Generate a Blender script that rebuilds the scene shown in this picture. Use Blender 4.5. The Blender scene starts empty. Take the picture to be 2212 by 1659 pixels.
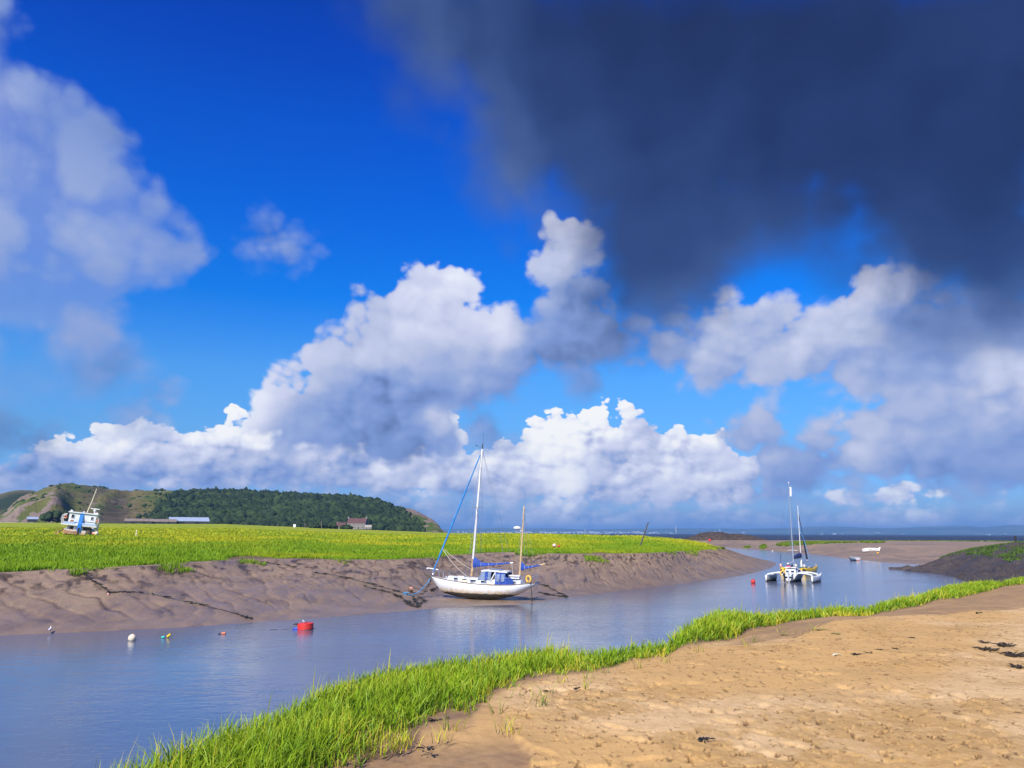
# Tidal creek with stranded yachts below a headland - everything is built in code.
import bpy, bmesh, math, random
import numpy as np
from mathutils import Vector, Matrix
random.seed(7)
RNG = np.random.default_rng(11)
SC = bpy.context.scene
COL = SC.collection
R = math.radians

# ------------------------------------------------------------------ camera
EYE = 6.0                                   # eye height above the low-tide water (z = 0)
FPX = 803.0                                 # focal length in pixels of a 1024 px wide frame
PITCH, ROLL = R(10.51), R(0.21)
cF = np.array([0, math.cos(PITCH), math.sin(PITCH)])
cU0 = np.array([0, -math.sin(PITCH), math.cos(PITCH)])
cR0 = np.array([1.0, 0, 0])
cR = cR0*math.cos(ROLL) + cU0*math.sin(ROLL)
cU = -cR0*math.sin(ROLL) + cU0*math.cos(ROLL)
cam = bpy.data.objects.new('camera', bpy.data.cameras.new('camera'))
COL.objects.link(cam)
SC.camera = cam
cam.data.lens = 36*FPX/1024
cam.data.clip_start = 0.1
cam.data.clip_end = 60000
M = Matrix(((cR[0], cU[0], -cF[0], 0), (cR[1], cU[1], -cF[1], 0), (cR[2], cU[2], -cF[2], EYE), (0, 0, 0, 1)))
cam.matrix_world = M

def ray(px, py):
    """direction through a point of the photograph (1024 x 768 px)"""
    return cF + (px-512)/FPX*cR + (384-py)/FPX*cU
def at_z(px, py, z):
    d = ray(px, py); t = (z-EYE)/d[2]
    return Vector((d[0]*t, d[1]*t, z))
def at_y(px, py, y):
    d = ray(px, py); t = y/d[1]
    return Vector((d[0]*t, y, EYE+d[2]*t))
def azel(px, py):
    d = ray(px, py)
    return math.atan2(d[0], d[1]), math.atan2(d[2], math.hypot(d[0], d[1]))
def S(x, y): return (x/4, y/4)              # full-size photo pixel -> 1024 px
def ss(a, b, x):
    t = np.clip((x-a)/(b-a), 0, 1); return t*t*(3-2*t)

# ------------------------------------------------------------------ sun, view
SUN_EL, SUN_AZ = R(42), R(180+24)           # azimuth clockwise from +Y; behind and left of the camera
sd = Vector((math.sin(SUN_AZ)*math.cos(SUN_EL), math.cos(SUN_AZ)*math.cos(SUN_EL), math.sin(SUN_EL)))
sun = bpy.data.objects.new('sun', bpy.data.lights.new('sun', 'SUN'))
COL.objects.link(sun)
sun.data.energy = 4.4
sun.data.angle = R(0.5)
sun.data.color = (1, .95, .86)
sun.rotation_euler = (-sd).to_track_quat('-Z', 'Y').to_euler()
SC.view_settings.view_transform = 'Standard'
SC.view_settings.look = 'None'
SC.view_settings.exposure = 0.5
SC.view_settings.gamma = 1
EXPO = 2**0.5

# ------------------------------------------------------------------ sky
def lin(c): return tuple((v/255/12.92 if v/255 <= .04045 else ((v/255+.055)/1.055)**2.4) for v in c)
NT = None
def node(t, **kw):
    n = NT.nodes.new(t)
    for k, v in kw.items(): setattr(n, k, v)
    return n
def link(a, b): NT.links.new(a, b)
def inp(n, i, v):
    if hasattr(v, 'is_output'): NT.links.new(v, n.inputs[i])
    else: n.inputs[i].default_value = v
def math_(op, a, b=0.0, c=0.0, clamp=False):
    n = node('ShaderNodeMath', operation=op, use_clamp=clamp)
    inp(n, 0, a); inp(n, 1, b); inp(n, 2, c)
    return n.outputs[0]
def vec(op, a, b=(0, 0, 0), c=None):
    n = node('ShaderNodeVectorMath', operation=op)
    inp(n, 0, a); inp(n, 1, b)
    if c is not None: inp(n, 2, c)
    return n.outputs[0]
def mapr(v, a, b, c, d, interp='LINEAR'):
    n = node('ShaderNodeMapRange', interpolation_type=interp)
    inp(n, 0, v); inp(n, 1, a); inp(n, 2, b); inp(n, 3, c); inp(n, 4, d)
    return n.outputs[0]
def ramp(v, stops, interp='LINEAR'):
    n = node('ShaderNodeValToRGB'); r = n.color_ramp; r.interpolation = interp
    while len(r.elements) < len(stops): r.elements.new(0.5)
    for e, (p, c) in zip(r.elements, stops):
        e.position = p; e.color = (*c, 1) if len(c) == 3 else c
    inp(n, 0, v)
    return n.outputs[0]
def mixc(f, a, b, op='MIX'):
    n = node('ShaderNodeMix', data_type='RGBA', blend_type=op)
    n.clamp_factor = True
    inp(n, 0, f)
    for i, v in ((6, a), (7, b)):
        if isinstance(v, tuple) and len(v) == 3: v = (*v, 1)
        inp(n, i, v)
    return n.outputs[2]
def noise(v, scale, detail=4, rough=.55, dist=0.0, dim='3D', lac=2.0):
    n = node('ShaderNodeTexNoise', noise_dimensions=dim)
    if v is not None: link(v, n.inputs['Vector'])
    for k, q in (('Scale', scale), ('Detail', detail), ('Roughness', rough), ('Distortion', dist), ('Lacunarity', lac)): inp(n, k, q)
    return n.outputs[0]
def voro(v, scale, detail=0, feature='F1', dim='3D', rand=1.0):
    n = node('ShaderNodeTexVoronoi', feature=feature, voronoi_dimensions=dim)
    if v is not None: link(v, n.inputs['Vector'])
    n.inputs['Scale'].default_value = scale
    if 'Detail' in n.inputs: n.inputs['Detail'].default_value = detail
    if 'Randomness' in n.inputs: n.inputs['Randomness'].default_value = rand
    return n.outputs['Distance']

# Cloud cover is charted in azimuth / elevation.  Each cloud layer: outlines (in the photo's 2212 px scale, turned
# into sky angles), a brightness chart and a softness chart.
AZ0, AZ1, EL0, EL1 = -.72, .72, -.015, .72
def sk(p): return azel(p[0]*1024/2212, p[1]*1024/2212)

def chart(outlines, lights, NX, NY, el0, el1, rng):
    az = np.linspace(AZ0, AZ1, NX); el = np.linspace(el0, el1, NY)
    A, E = np.meshgrid(az, el)
    best = np.full(A.shape, -9.0); soft = np.zeros(A.shape); sw = np.zeros(A.shape)
    for pts, sf in outlines:
        P = np.array([sk(p) for p in pts]); Q = np.roll(P, -1, 0)
        dist = np.full(A.shape, 9.0); ins = np.zeros(A.shape, bool)
        for (x0, y0), (x1, y1) in zip(P, Q):
            ex, ey = x1-x0, y1-y0
            t = np.clip(((A-x0)*ex+(E-y0)*ey)/(ex*ex+ey*ey+1e-12), 0, 1)
            dist = np.minimum(dist, np.hypot(A-x0-t*ex, E-y0-t*ey))
            c = ((y0 > E) != (y1 > E)) & (A < (x1-x0)*(E-y0)/((y1-y0) if y1 != y0 else 1e-9)+x0)
            ins ^= c
        s = np.where(ins, dist, -dist)
        best = np.maximum(best, s)
        w = np.exp(np.clip(s, -.2, .02)*60); soft += w*sf; sw += w
    num = np.zeros(A.shape); den = np.zeros(A.shape)
    for (px, py, b) in lights:
        a, e = sk((px, py)); w = 1/(((A-a)**2+(E-e)**2)+.00012)**1.6
        num += w*b; den += w
    return np.clip(.5+best/(2*rng), 0, 1), num/den, soft/np.maximum(sw, 1e-9)

def chart_nodes(U, EL, ch, NX, NY, el0, el1):
    """one curve node per elevation row, blended between rows"""
    f = mapr(EL, el0, el1, 0, NY-1)
    def tri(x):
        n = node('ShaderNodeCombineXYZ')
        for k in range(3): link(x, n.inputs[k])
        return n.outputs[0]
    UV, FV = tri(U), tri(f)
    acc = None
    for j in range(NY):
        n = node('ShaderNodeRGBCurve'); cm = n.mapping
        for k in range(3):
            c = cm.curves[k]; v = ch[k][j]
            c.points[0].location = (0, v[0]); c.points[1].location = (1, v[-1])
            keep = [i for i in range(1, NX-1) if abs(v[i]-(v[i-1]+v[i+1])/2) > 1e-4]
            for i in keep: c.points.new(i/(NX-1), v[i])
            for p in c.points: p.handle_type = 'VECTOR'
        cm.update()
        u, g = UV, FV
        if acc is not None:      # a vanishing dependence keeps the rows evaluated one after the other
            u = vec('MULTIPLY_ADD', acc, (1e-7,)*3, UV); g = vec('MULTIPLY_ADD', acc, (1e-6,)*3, FV)
        link(u, n.inputs['Color'])
        w = vec('SUBTRACT', (1, 1, 1), vec('ABSOLUTE', vec('SUBTRACT', g, (j, j, j))))
        w = vec('MAXIMUM', w, (0, 0, 0))
        acc = vec('MULTIPLY_ADD', n.outputs[0], w, acc if acc is not None else (0, 0, 0))
    sp = node('ShaderNodeSeparateXYZ'); link(acc, sp.inputs[0])
    return sp.outputs
FAR_OUT = [
 ([(80,970),(90,945),(125,938),(175,936),(200,918),(225,914),(262,916),(275,902),(300,918),(345,925),(385,938),(432,930),(455,918),(480,912),(500,880),(520,868),(548,880),(560,905),(640,905),(760,915),(890,905),(900,880),(940,876),(985,893),(1005,935),(1010,970),(1080,960),(1128,950),(1130,920),(1150,912),(1178,897),(1215,886),(1245,880),(1275,868),(1303,856),(1302,885),(1322,902),(1340,895),(1378,896),(1400,905),(1435,932),(1465,925),(1495,926),(1532,937),(1572,942),(1590,975),(1600,990),(1640,985),(1650,1020),(1640,1060),(1720,1060),(1700,1085),(1500,1095),(1100,1085),(800,1060),(400,1060),(0,1075),(-200,1075),(-200,1010),(40,1000)], .10),
 ([(1338,880),(1346,860),(1356,870),(1384,876),(1372,882),(1350,886)], .08),
 ([(1775,1080),(1790,1066),(1830,1060),(1860,1075),(1895,1062),(1925,1056),(1975,1050),(2035,1045),(2042,1066),(2000,1080),(1940,1094),(1850,1096)], .13),
 ([(2155,1080),(2165,1066),(2190,1064),(2202,1078),(2180,1084)], .13),
 ([(-300,1090),(300,1075),(900,1078),(1400,1100),(1800,1112),(2500,1110),(2500,1200),(-300,1200)], .9),
]
FAR_LIT = [
 (60,960,.85),(120,960,1.0),(200,935,.95),(270,930,1.0),(300,955,.92),(380,960,.86),(240,985,.92),(420,960,1.0),(500,885,1.0),(520,930,1.0),(560,950,.95),(640,960,.85),
 (130,1010,.6),(250,1020,.62),(60,1020,.62),(330,1000,.72),(420,1000,.7),(520,985,.72),(300,1045,.66),(450,1040,.62),(600,1020,.64),(700,1000,.8),(760,1015,.68),(700,1050,.68),
 (940,900,1.0),(985,930,.97),(960,955,.95),(870,990,.85),(900,1010,.72),(830,1010,.9),(920,1040,.95),(960,1055,.7),(1000,1000,.85),(1040,1000,.95),(1060,1040,.75),
 (1000,1075,.62),(850,1070,.64),(1150,910,1.0),(1200,920,1.0),(1260,890,1.0),(1290,900,1.0),(1330,920,1.0),(1180,960,.97),(1250,960,1.0),(1300,990,.86),(1250,1000,.85),(1220,1035,1.0),(1180,1045,.9),
 (1390,925,.78),(1420,960,.72),(1370,960,.82),(1310,985,.62),(1490,940,1.0),(1540,950,1.0),(1450,945,.95),(1500,970,.75),(1560,985,.82),(1450,1010,.9),(1550,1020,.86),(1350,1030,.86),(1620,1010,.88),
 (1400,1060,.8),(1580,1060,.78),(1300,1075,.7),(1150,1070,.72),(1660,1050,.6),
 (1356,872,.95),(1820,1070,.93),(1850,1085,.75),(1930,1072,.93),(1910,1088,.78),(2000,1056,.92),(2180,1072,.85),
 (0,1110,.66),(500,1110,.64),(1000,1115,.6),(1400,1125,.58),(1800,1125,.56),(2200,1125,.55),(900,1140,.52),(1500,1145,.52),(2100,1145,.5)]

MID_OUT = [
 ([(520,905),(500,892),(525,880),(545,870),(560,842),(588,832),(615,815),(648,800),(662,780),(668,745),(690,735),(705,755),(730,732),(765,722),(780,700),(772,660),(790,632),(815,628),(848,622),(870,600),(905,590),(920,610),(945,598),(975,592),(1010,600),(1022,625),(1018,655),(1040,680),(1068,676),(1105,678),(1128,700),(1150,712),(1172,690),(1178,650),(1165,612),(1140,570),(1138,548),(1165,528),(1180,500),(1200,468),(1225,460),(1252,468),(1270,500),(1282,530),(1262,560),(1275,600),(1300,650),(1340,690),(1390,720),(1365,745),(1330,760),(1290,785),(1210,795),(1150,800),(1120,830),(1060,850),(1010,880),(1000,900),(1000,960),(990,985),(900,985),(780,978),(640,975),(585,965),(570,935)], .22),
 ([(1362,792),(1395,770),(1425,735),(1455,700),(1500,668),(1548,645),(1585,632),(1605,640),(1625,652),(1640,655),(1652,640),(1668,655),(1690,655),(1720,665),(1760,672),(1800,690),(1815,670),(1820,640),(1845,620),(1850,590),(1885,572),(1915,568),(1950,595),(1990,620),(2100,640),(2300,600),(2300,1060),(2212,1045),(2100,1040),(2000,1045),(1900,1035),(1840,1050),(1760,1055),(1690,1050),(1650,1040),(1640,990),(1590,975),(1580,935),(1625,905),(1670,925),(1700,935),(1740,945),(1765,930),(1800,925),(1815,905),(1845,905),(1855,875),(1850,862),(1885,860),(1890,845),(1830,835),(1760,828),(1700,835),(1620,825),(1560,832),(1480,822),(1400,812)], .26),
 ([(1240,830),(1260,812),(1290,815),(1288,835),(1262,842)], .6),
 ([(525,530),(560,505),(590,482),(612,495),(625,520),(652,545),(600,545),(560,540)], .5),
 ([(180,800),(195,775),(225,765),(255,772),(270,800),(262,828),(225,832),(190,822)], .65),
 ([(265,905),(290,885),(330,870),(350,848),(372,860),(365,882),(330,895),(305,912)], .5),
 ([(-60,925),(30,928),(85,940),(90,955),(50,965),(-60,968)], .4),
 ([(1020,905),(1060,890),(1085,915),(1095,945),(1060,955),(1030,940)], .6),
]
MID_LIT = [
 (905,605,.8),(940,620,.83),(985,615,.86),(1005,650,.84),(800,650,.72),(830,650,.72),(880,650,.78),(930,680,.83),(860,700,.80),(780,730,.74),(960,720,.78),(1000,700,.8),(1080,700,.88),(1060,730,.85),(1110,720,.8),
 (690,760,.74),(740,770,.78),(650,820,.8),(600,840,.84),(560,870,.9),(520,890,.95),(700,800,.74),(820,780,.74),(880,800,.7),(940,770,.66),(1000,790,.68),(1040,760,.66),(740,840,.6),(830,850,.5),(900,860,.46),(960,850,.52),(860,830,.62),
 (640,880,.62),(700,880,.6),(620,920,.6),(700,930,.58),(780,900,.55),(760,960,.52),(850,950,.52),(900,975,.5),(650,965,.58),(600,900,.7),(850,900,.54),(980,960,.58),(960,900,.8),
 (1020,870,.54),(1080,830,.54),(1120,770,.6),(1160,760,.55),(1200,740,.52),(1230,700,.58),(1200,650,.62),(1240,620,.6),(1180,560,.72),(1215,490,.84),(1235,520,.82),(1210,560,.8),(1190,600,.72),(1250,570,.62),(1280,640,.5),(1280,720,.5),(1330,720,.44),(1240,770,.5),(1300,770,.5),(1150,700,.55),(1180,800,.52),
 (1590,645,.8),(1560,660,.74),(1540,690,.68),(1600,680,.66),(1500,700,.55),(1660,660,.72),(1640,690,.62),(1740,700,.74),(1720,690,.76),(1700,730,.72),(1780,730,.76),(1450,750,.66),(1520,750,.72),(1600,740,.74),(1660,750,.74),(1730,770,.74),(1480,790,.64),(1560,805,.62),(1660,800,.68),(1760,805,.62),(1400,790,.6),(1830,770,.62),
 (1850,630,.84),(1880,600,.84),(1920,600,.72),(1900,630,.84),(1940,640,.82),(1860,680,.74),(1920,670,.55),(1960,690,.46),(1850,720,.66),(1900,740,.62),(1980,730,.46),(2050,700,.48),(2120,680,.54),(2200,680,.5),(2000,770,.55),(2100,760,.58),(2200,740,.5),(2050,800,.5),(1900,800,.52),(1950,815,.48),
 (2150,800,.75),(2190,795,.72),(2130,830,.66),(2050,850,.62),(1950,860,.62),(1880,870,.62),(2000,900,.58),(2100,900,.6),(2200,880,.56),(1900,930,.62),(1860,930,.66),(2000,960,.54),(2100,960,.52),(2200,960,.5),(1950,1010,.48),(2050,1020,.46),(2150,1020,.46),
 (1630,930,.66),(1680,945,.7),(1650,970,.66),(1740,960,.64),(1790,950,.72),(1840,930,.74),(1850,970,.72),(1780,985,.64),(1720,1000,.6),(1680,1000,.64),(1830,1010,.56),(1760,1040,.5),(1700,1030,.54),
 (590,510,.56),(600,535,.54),(225,800,.52),(320,890,.56),(355,860,.6),(40,945,.46),(1262,825,.52),(1060,920,.52)]

MID_LIT = [(x, y, min(.93, .55+(b-.55)*1.18-.045)) for x, y, b in [(x, y, b+(.09 if x > 1840 and y > 690 else 0)) for x, y, b in MID_LIT]]
FAR_LIT = [(x, y, .76+(b-.76)*1.45-.05 if y < 1095 else b+.05) for x, y, b in FAR_LIT]

NEAR_OUT = [
 ([(820,-150),(835,10),(860,70),(880,120),(905,170),(965,185),(1000,230),(1020,290),(1050,335),(1065,400),(1090,440),(1120,468),(1145,470),(1165,440),(1195,430),(1230,455),(1265,490),(1278,530),(1280,590),(1300,650),(1340,690),(1400,700),(1450,695),(1500,660),(1550,638),(1556,600),(1590,560),(1650,530),(1720,515),(1790,525),(1835,560),(1850,575),(1890,560),(1935,575),(1965,620),(1950,660),(1990,700),(2060,690),(2130,640),(2350,600),(2350,-150)], .50),
 ([(-150,30),(0,35),(25,60),(40,110),(52,180),(42,200),(70,205),(110,215),(150,235),(200,290),(240,290),(265,325),(215,330),(200,345),(250,395),(290,428),(318,425),(340,460),(360,505),(395,520),(420,545),(425,570),(395,600),(330,622),(295,640),(240,665),(230,700),(220,735),(160,735),(120,730),(20,730),(0,735),(-150,740)], .15),
 ([(-100,725),(0,728),(28,735),(24,755),(8,768),(30,790),(95,800),(100,825),(60,835),(-100,830)], .6),
]
NEAR_LIT = [
 (860,60,.24),(900,140,.28),(960,180,.3),(1000,240,.3),(1040,80,.2),(1060,200,.26),(1100,300,.26),(1080,380,.32),(1120,440,.34),(1200,60,.1),(1300,0,.05),(1200,200,.14),(1250,320,.2),(1250,420,.21),(1350,100,.06),(1400,250,.1),(1400,400,.15),(1350,520,.18),(1450,560,.18),
 (1350,620,.2),(1400,680,.3),(1500,0,.03),(1500,150,.06),(1550,350,.16),(1550,470,.17),(1550,560,.24),(1480,650,.26),(1700,50,.04),(1700,200,.08),(1700,330,.1),(1700,430,.13),(1700,500,.22),(1620,540,.24),
 (1850,100,.06),(1850,300,.1),(1850,450,.1),(1850,540,.2),(2000,60,.1),(2150,60,.12),(2000,300,.08),(2100,400,.07),(2200,250,.07),(2000,500,.12),(2150,540,.14),(2000,590,.22),(2050,650,.32),(2200,600,.24),(1950,590,.28),(2000,690,.36),
 *[(x, y, b+.02) for x, y, b in ((20,100,.46),(20,200,.62),(10,260,.66),(70,240,.52),(150,270,.48),(230,310,.44),(100,300,.48),(60,360,.54),(150,400,.56),(250,430,.54),(330,470,.5),(380,540,.5),(300,540,.57),(200,500,.6),(100,480,.58),(30,450,.58),(60,600,.54),(150,620,.52),(250,600,.52),(30,690,.54),(120,690,.53),(200,690,.53),(10,745,.7),(40,800,.52),(80,815,.52))]]

def build_world():
    global NT
    w = bpy.data.worlds.new('World'); SC.world = w; w.use_nodes = True
    NT = w.node_tree; NT.nodes.clear()
    out = node('ShaderNodeOutputWorld'); bg = node('ShaderNodeBackground')
    link(bg.outputs[0], out.inputs[0])
    STR = .14
    bg.inputs[1].default_value = STR
    sky = node('ShaderNodeTexSky', sky_type='NISHITA', sun_disc=False)
    sky.sun_elevation = SUN_EL; sky.sun_rotation = SUN_AZ
    tc = node('ShaderNodeTexCoord')
    sp = node('ShaderNodeSeparateXYZ'); link(tc.outputs['Generated'], sp.inputs[0])
    AZ = math_('ARCTAN2', sp.outputs[0], sp.outputs[1])
    EL = math_('ARCSINE', sp.outputs[2])
    U = mapr(AZ, AZ0, AZ1, 0, 1)
    P0 = node('ShaderNodeCombineXYZ'); link(AZ, P0.inputs[0]); link(EL, P0.inputs[1])
    P = vec('SCALE', P0.outputs[0]); P.node.inputs['Scale'].default_value = 8.03
    # clear sky: deep polarised blue overhead, paler towards the horizon
    k = EXPO*STR
    def tint(px_y, target, nish):
        e = azel(512, px_y)[1]
        return (max(0, e/.75), tuple(min(1, t/k/n/2.0) for t, n in zip(lin(target), nish)))
    stops = [tint(533, (150,195,240), (5.6,6.3,5.2)), tint(488, (128,185,242), (5.3,6.1,5.47)), tint(440, (108,180,246), (4.1,5.5,6.4)),
             tint(379, (82,165,248), (2.9,4.25,5.8)), tint(304, (8,126,238), (2.0,3.1,4.75)), tint(215, (0,100,222), (1.5,2.35,3.85)),
             tint(130, (0,82,204), (1.2,1.9,3.2)), tint(54, (0,66,186), (1.03,1.65,2.87)), tint(-60, (0,54,160), (.9,1.45,2.6))]
    skyc = mixc(1.0, sky.outputs[0], ramp(math_('DIVIDE', EL, .75), stops), 'MULTIPLY')
    skyc = vec('SCALE', skyc); skyc.node.inputs['Scale'].default_value = 2.0

    def tone(b, warm=0):   # cloud brightness -> colour
        st = [(0.0, (27,41,80)), (.1, (37,55,103)), (.2, (49,71,122)), (.3, (74,98,152)), (.42, (108,132,184)), (.5, (128,154,212)), (.6, (155,174,220)),
              (.7, (188,197,228)), (.8, (212,217,242)), (.9, (236,240,252)), (1.0, (255,255,255))]
        return ramp(b, [(p, tuple(v/k for v in lin(c))) for p, c in st])
    def billow(p, scale, vs, det, vd):
        n = noise(p, scale, det, .58, .35, '2D')
        v = voro(p, scale*vs, vd, 'F1', '2D')
        return math_('SUBTRACT', math_('ADD', math_('MULTIPLY', n, .95), .16), math_('MULTIPLY', math_('MULTIPLY', v, v), .42))
    def layer(base, NX, NY, el0, el1, rng, outl, lit, scale, vs, amp, relief, off, sq, edge, maxa, fine, bias=.0, thin=False):
        ch = chart(outl, lit, NX, NY, el0, el1, rng)
        if el1 < .6: ch[0][-1] = 0
        q = vec('MULTIPLY', P, (1, sq, 1)); q = vec('ADD', q, (off, off*.7, 0))
        # let the outlines swirl a little
        wv = node('ShaderNodeTexNoise', noise_dimensions='2D'); link(q, wv.inputs['Vector']); wv.inputs['Scale'].default_value = scale*.8; wv.inputs['Detail'].default_value = 4
        wo = vec('SUBTRACT', wv.outputs['Color'], (.5, .5, .5))
        ws = node('ShaderNodeSeparateXYZ'); link(wo, ws.inputs[0])
        Uw = math_('MULTIPLY_ADD', ws.outputs[0], amp*.8/(AZ1-AZ0), U)
        Ew = math_('MULTIPLY_ADD', ws.outputs[1], amp*.8, EL)
        sdf, bri, sft = chart_nodes(Uw, Ew, ch, NX, NY, el0, el1)
        h = billow(q, scale, vs, 8, 2)
        h2 = billow(vec('ADD', q, (-.10/scale, .17/scale, 0)), scale, vs, 3, 1)
        s = math_('MULTIPLY', math_('SUBTRACT', sdf, .5), 2*rng)
        s = math_('MULTIPLY_ADD', math_('SUBTRACT', h, .5-bias), amp, s)
        wdt = math_('MULTIPLY', math_('MULTIPLY', sft, edge), mapr(bri, .45, .9, 1.5, .45))
        a = mapr(s, math_('MULTIPLY', wdt, -1.0), wdt, 0, 1, 'SMOOTHSTEP')
        rl = math_('MULTIPLY', math_('SUBTRACT', h, h2), mapr(ws.outputs[0], -.22, .22, relief*.25, relief*1.5))
        b = math_('ADD', bri, rl)
        if fine: b = math_('MULTIPLY_ADD', math_('SUBTRACT', h, .5), fine, b)
        a = math_('MULTIPLY', a, mapr(sft, .2, 1.0, 1.0, maxa))
        if thin:      # bright parts of this layer are thin: the blue shows through
            hole = math_('MULTIPLY', mapr(h, .30, .60, .48, .03), mapr(bri, .34, .46, 0, 1))
            a = math_('MULTIPLY', a, math_('SUBTRACT', 1.0, hole))
        return mixc(a, base, tone(b))
    c = layer(skyc, 110, 20, -.015, .20, .05, FAR_OUT, FAR_LIT, 2.3, 1.8, .024, .22, 3.1, 1.45, .030, .8, .12, .10)
    c = layer(c, 100, 32, -.005, .46, .06, MID_OUT, MID_LIT, 1.25, 2.0, .052, .15, 7.7, 1.2, .045, .95, .05, .17)
    c = layer(c, 64, 24, .10, .72, .08, NEAR_OUT, NEAR_LIT, .8, 1.6, .070, .04, 1.3, 1.1, .075, .94, .03, .20, True)
    # below the horizon the sky only repeats its lowest colour
    link(c, bg.inputs[0])
    w.cycles.sampling_method = 'MANUAL'; w.cycles.sample_map_resolution = 1024
build_world()
# ------------------------------------------------------------------ object helpers
def tag(o, label=None, cat=None, group=None, kind=None):
    for k, v in (('label', label), ('category', cat), ('group', group), ('kind', kind)):
        if v is not None: o[k] = v
    return o
def empty(name, loc=(0, 0, 0), rot=(0, 0, 0), label=None, cat=None, group=None, scale=1):
    o = bpy.data.objects.new(name, None); COL.objects.link(o)
    o.location = loc; o.rotation_euler = rot; o.scale = (scale,)*3; o.empty_display_size = .2
    return tag(o, label, cat, group)
def make_obj(name, me, mats, parent=None):
    o = bpy.data.objects.new(name, me); COL.objects.link(o)
    for m in (mats if isinstance(mats, (list, tuple)) else [mats]): me.materials.append(m)
    if parent is not None: o.parent = parent
    return o
def copy_tree(o, parent=None):
    c = o.copy(); COL.objects.link(c); c.parent = parent
    for ch in list(o.children): copy_tree(ch, c)
    return c
def np_mesh(name, V, F, attrs=None, smooth=True, cattrs=None):
    """V (n,3), F (m,k) faces of one size"""
    me = bpy.data.meshes.new(name)
    V = np.ascontiguousarray(V, np.float32); F = np.ascontiguousarray(F, np.int32)
    k = F.shape[1]
    me.vertices.add(len(V)); me.vertices.foreach_set('co', V.ravel())
    me.loops.add(F.size); me.loops.foreach_set('vertex_index', F.ravel())
    me.polygons.add(len(F)); me.polygons.foreach_set('loop_start', np.arange(0, F.size, k, dtype=np.int32))
    me.polygons.foreach_set('use_smooth', np.full(len(F), smooth))
    me.update(calc_edges=True); me.validate()
    for n, a in (attrs or {}).items():
        at = me.attributes.new(n, 'FLOAT', 'POINT'); at.data.foreach_set('value', np.ascontiguousarray(a, np.float32).ravel())
    return me
def grid_mesh(name, X, Y, Z, attrs=None, smooth=True):
    n, m = X.shape
    V = np.stack([X, Y, Z], -1).reshape(-1, 3)
    i = np.arange(n*m).reshape(n, m)
    F = np.stack([i[:-1, :-1], i[1:, :-1], i[1:, 1:], i[:-1, 1:]], -1).reshape(-1, 4)
    a, b, c = V[F[0, 0]], V[F[0, 1]], V[F[0, 2]]
    if np.cross(b-a, c-a)[2] < 0: F = F[:, ::-1]
    return np_mesh(name, V, F, attrs, smooth)

# ---- numpy noise
def _h(ix, iy, seed):
    n = (ix.astype(np.int64)*374761393 + iy.astype(np.int64)*668265263 + seed*974634777) & 0xffffffff
    n = ((n ^ (n >> 13))*1274126177) & 0xffffffff
    return ((n ^ (n >> 16)) & 0xffffffff)
def pn(x, y, seed=0):
    x = np.asarray(x, float); y = np.asarray(y, float)
    ix, iy = np.floor(x), np.floor(y); fx, fy = x-ix, y-iy
    u = fx*fx*fx*(fx*(fx*6-15)+10); v = fy*fy*fy*(fy*(fy*6-15)+10)
    def g(dx, dy):
        a = _h(ix+dx, iy+dy, seed)*(2*math.pi/4294967296.0)
        return np.cos(a)*(fx-dx)+np.sin(a)*(fy-dy)
    a, b, c, d = g(0, 0), g(1, 0), g(0, 1), g(1, 1)
    return ((a+u*(b-a))*(1-v)+(c+u*(d-c))*v)*1.5
def fbm(x, y, o=4, seed=0, r=.5, lac=2.03):
    s = 0; a = 1; t = 0
    for k in range(o):
        s = s+a*pn(x, y, seed+k*17); t += a; a *= r; x = x*lac+3.1; y = y*lac+1.7
    return s/t
def hash1(n, seed=0): return np.random.default_rng(seed).random(n)

# ------------------------------------------------------------------ materials
def new_mat(name):
    global NT
    m = bpy.data.materials.new(name); m.use_nodes = True
    NT = m.node_tree; NT.nodes.clear()
    out = node('ShaderNodeOutputMaterial'); b = node('ShaderNodeBsdfPrincipled')
    link(b.outputs[0], out.inputs[0])
    return m, b, out
def setp(b, **kw):
    names = dict(col='Base Color', rough='Roughness', metal='Metallic', spec='Specular IOR Level', nrm='Normal', ior='IOR', alpha='Alpha', trans='Transmission Weight', coat='Coat Weight', sss='Subsurface Weight')
    for k, v in kw.items():
        s = b.inputs[names[k]]
        if hasattr(v, 'is_output'): link(v, s)
        elif k == 'col': s.default_value = (*v, 1)
        else: s.default_value = v
def bump(h, strength=.5, dist=.05, nrm=None):
    n = node('ShaderNodeBump'); inp(n, 'Strength', strength); inp(n, 'Distance', dist); inp(n, 'Height', h)
    if nrm is not None: link(nrm, n.inputs['Normal'])
    return n.outputs[0]
def objco(): return node('ShaderNodeTexCoord').outputs['Object']
def geopos(): return node('ShaderNodeNewGeometry').outputs['Position']
def attr(n): return node('ShaderNodeAttribute', attribute_name=n).outputs['Fac']
MC = {}
def paint(name, col, rough=.45, var=.12, scale=6, metal=0, bmp=0, dirt=None, dirt_amt=0, spec=.5):
    """painted / plastic / cloth surface with slight colour wear"""
    if name in MC: return MC[name]
    m, b, _ = new_mat(name)
    p = objco()
    n = noise(p, scale, 5, .6)
    c = mixc(mapr(n, .35, .65, 0, 1), tuple(v*(1-var) for v in col), tuple(min(1, v*(1+var*.5)) for v in col))
    if dirt is not None:
        d = noise(p, scale*.45, 6, .65)
        c = mixc(mapr(d, .62-.3*dirt_amt, .72, 0, .85), c, dirt)
    setp(b, col=c, rough=mapr(noise(p, scale*2, 3), .3, .7, max(0, rough-.1), min(1, rough+.1)), metal=metal, spec=spec)
    if bmp: setp(b, nrm=bump(noise(p, scale*3, 4), bmp, .02))
    MC[name] = m
    return m

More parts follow.
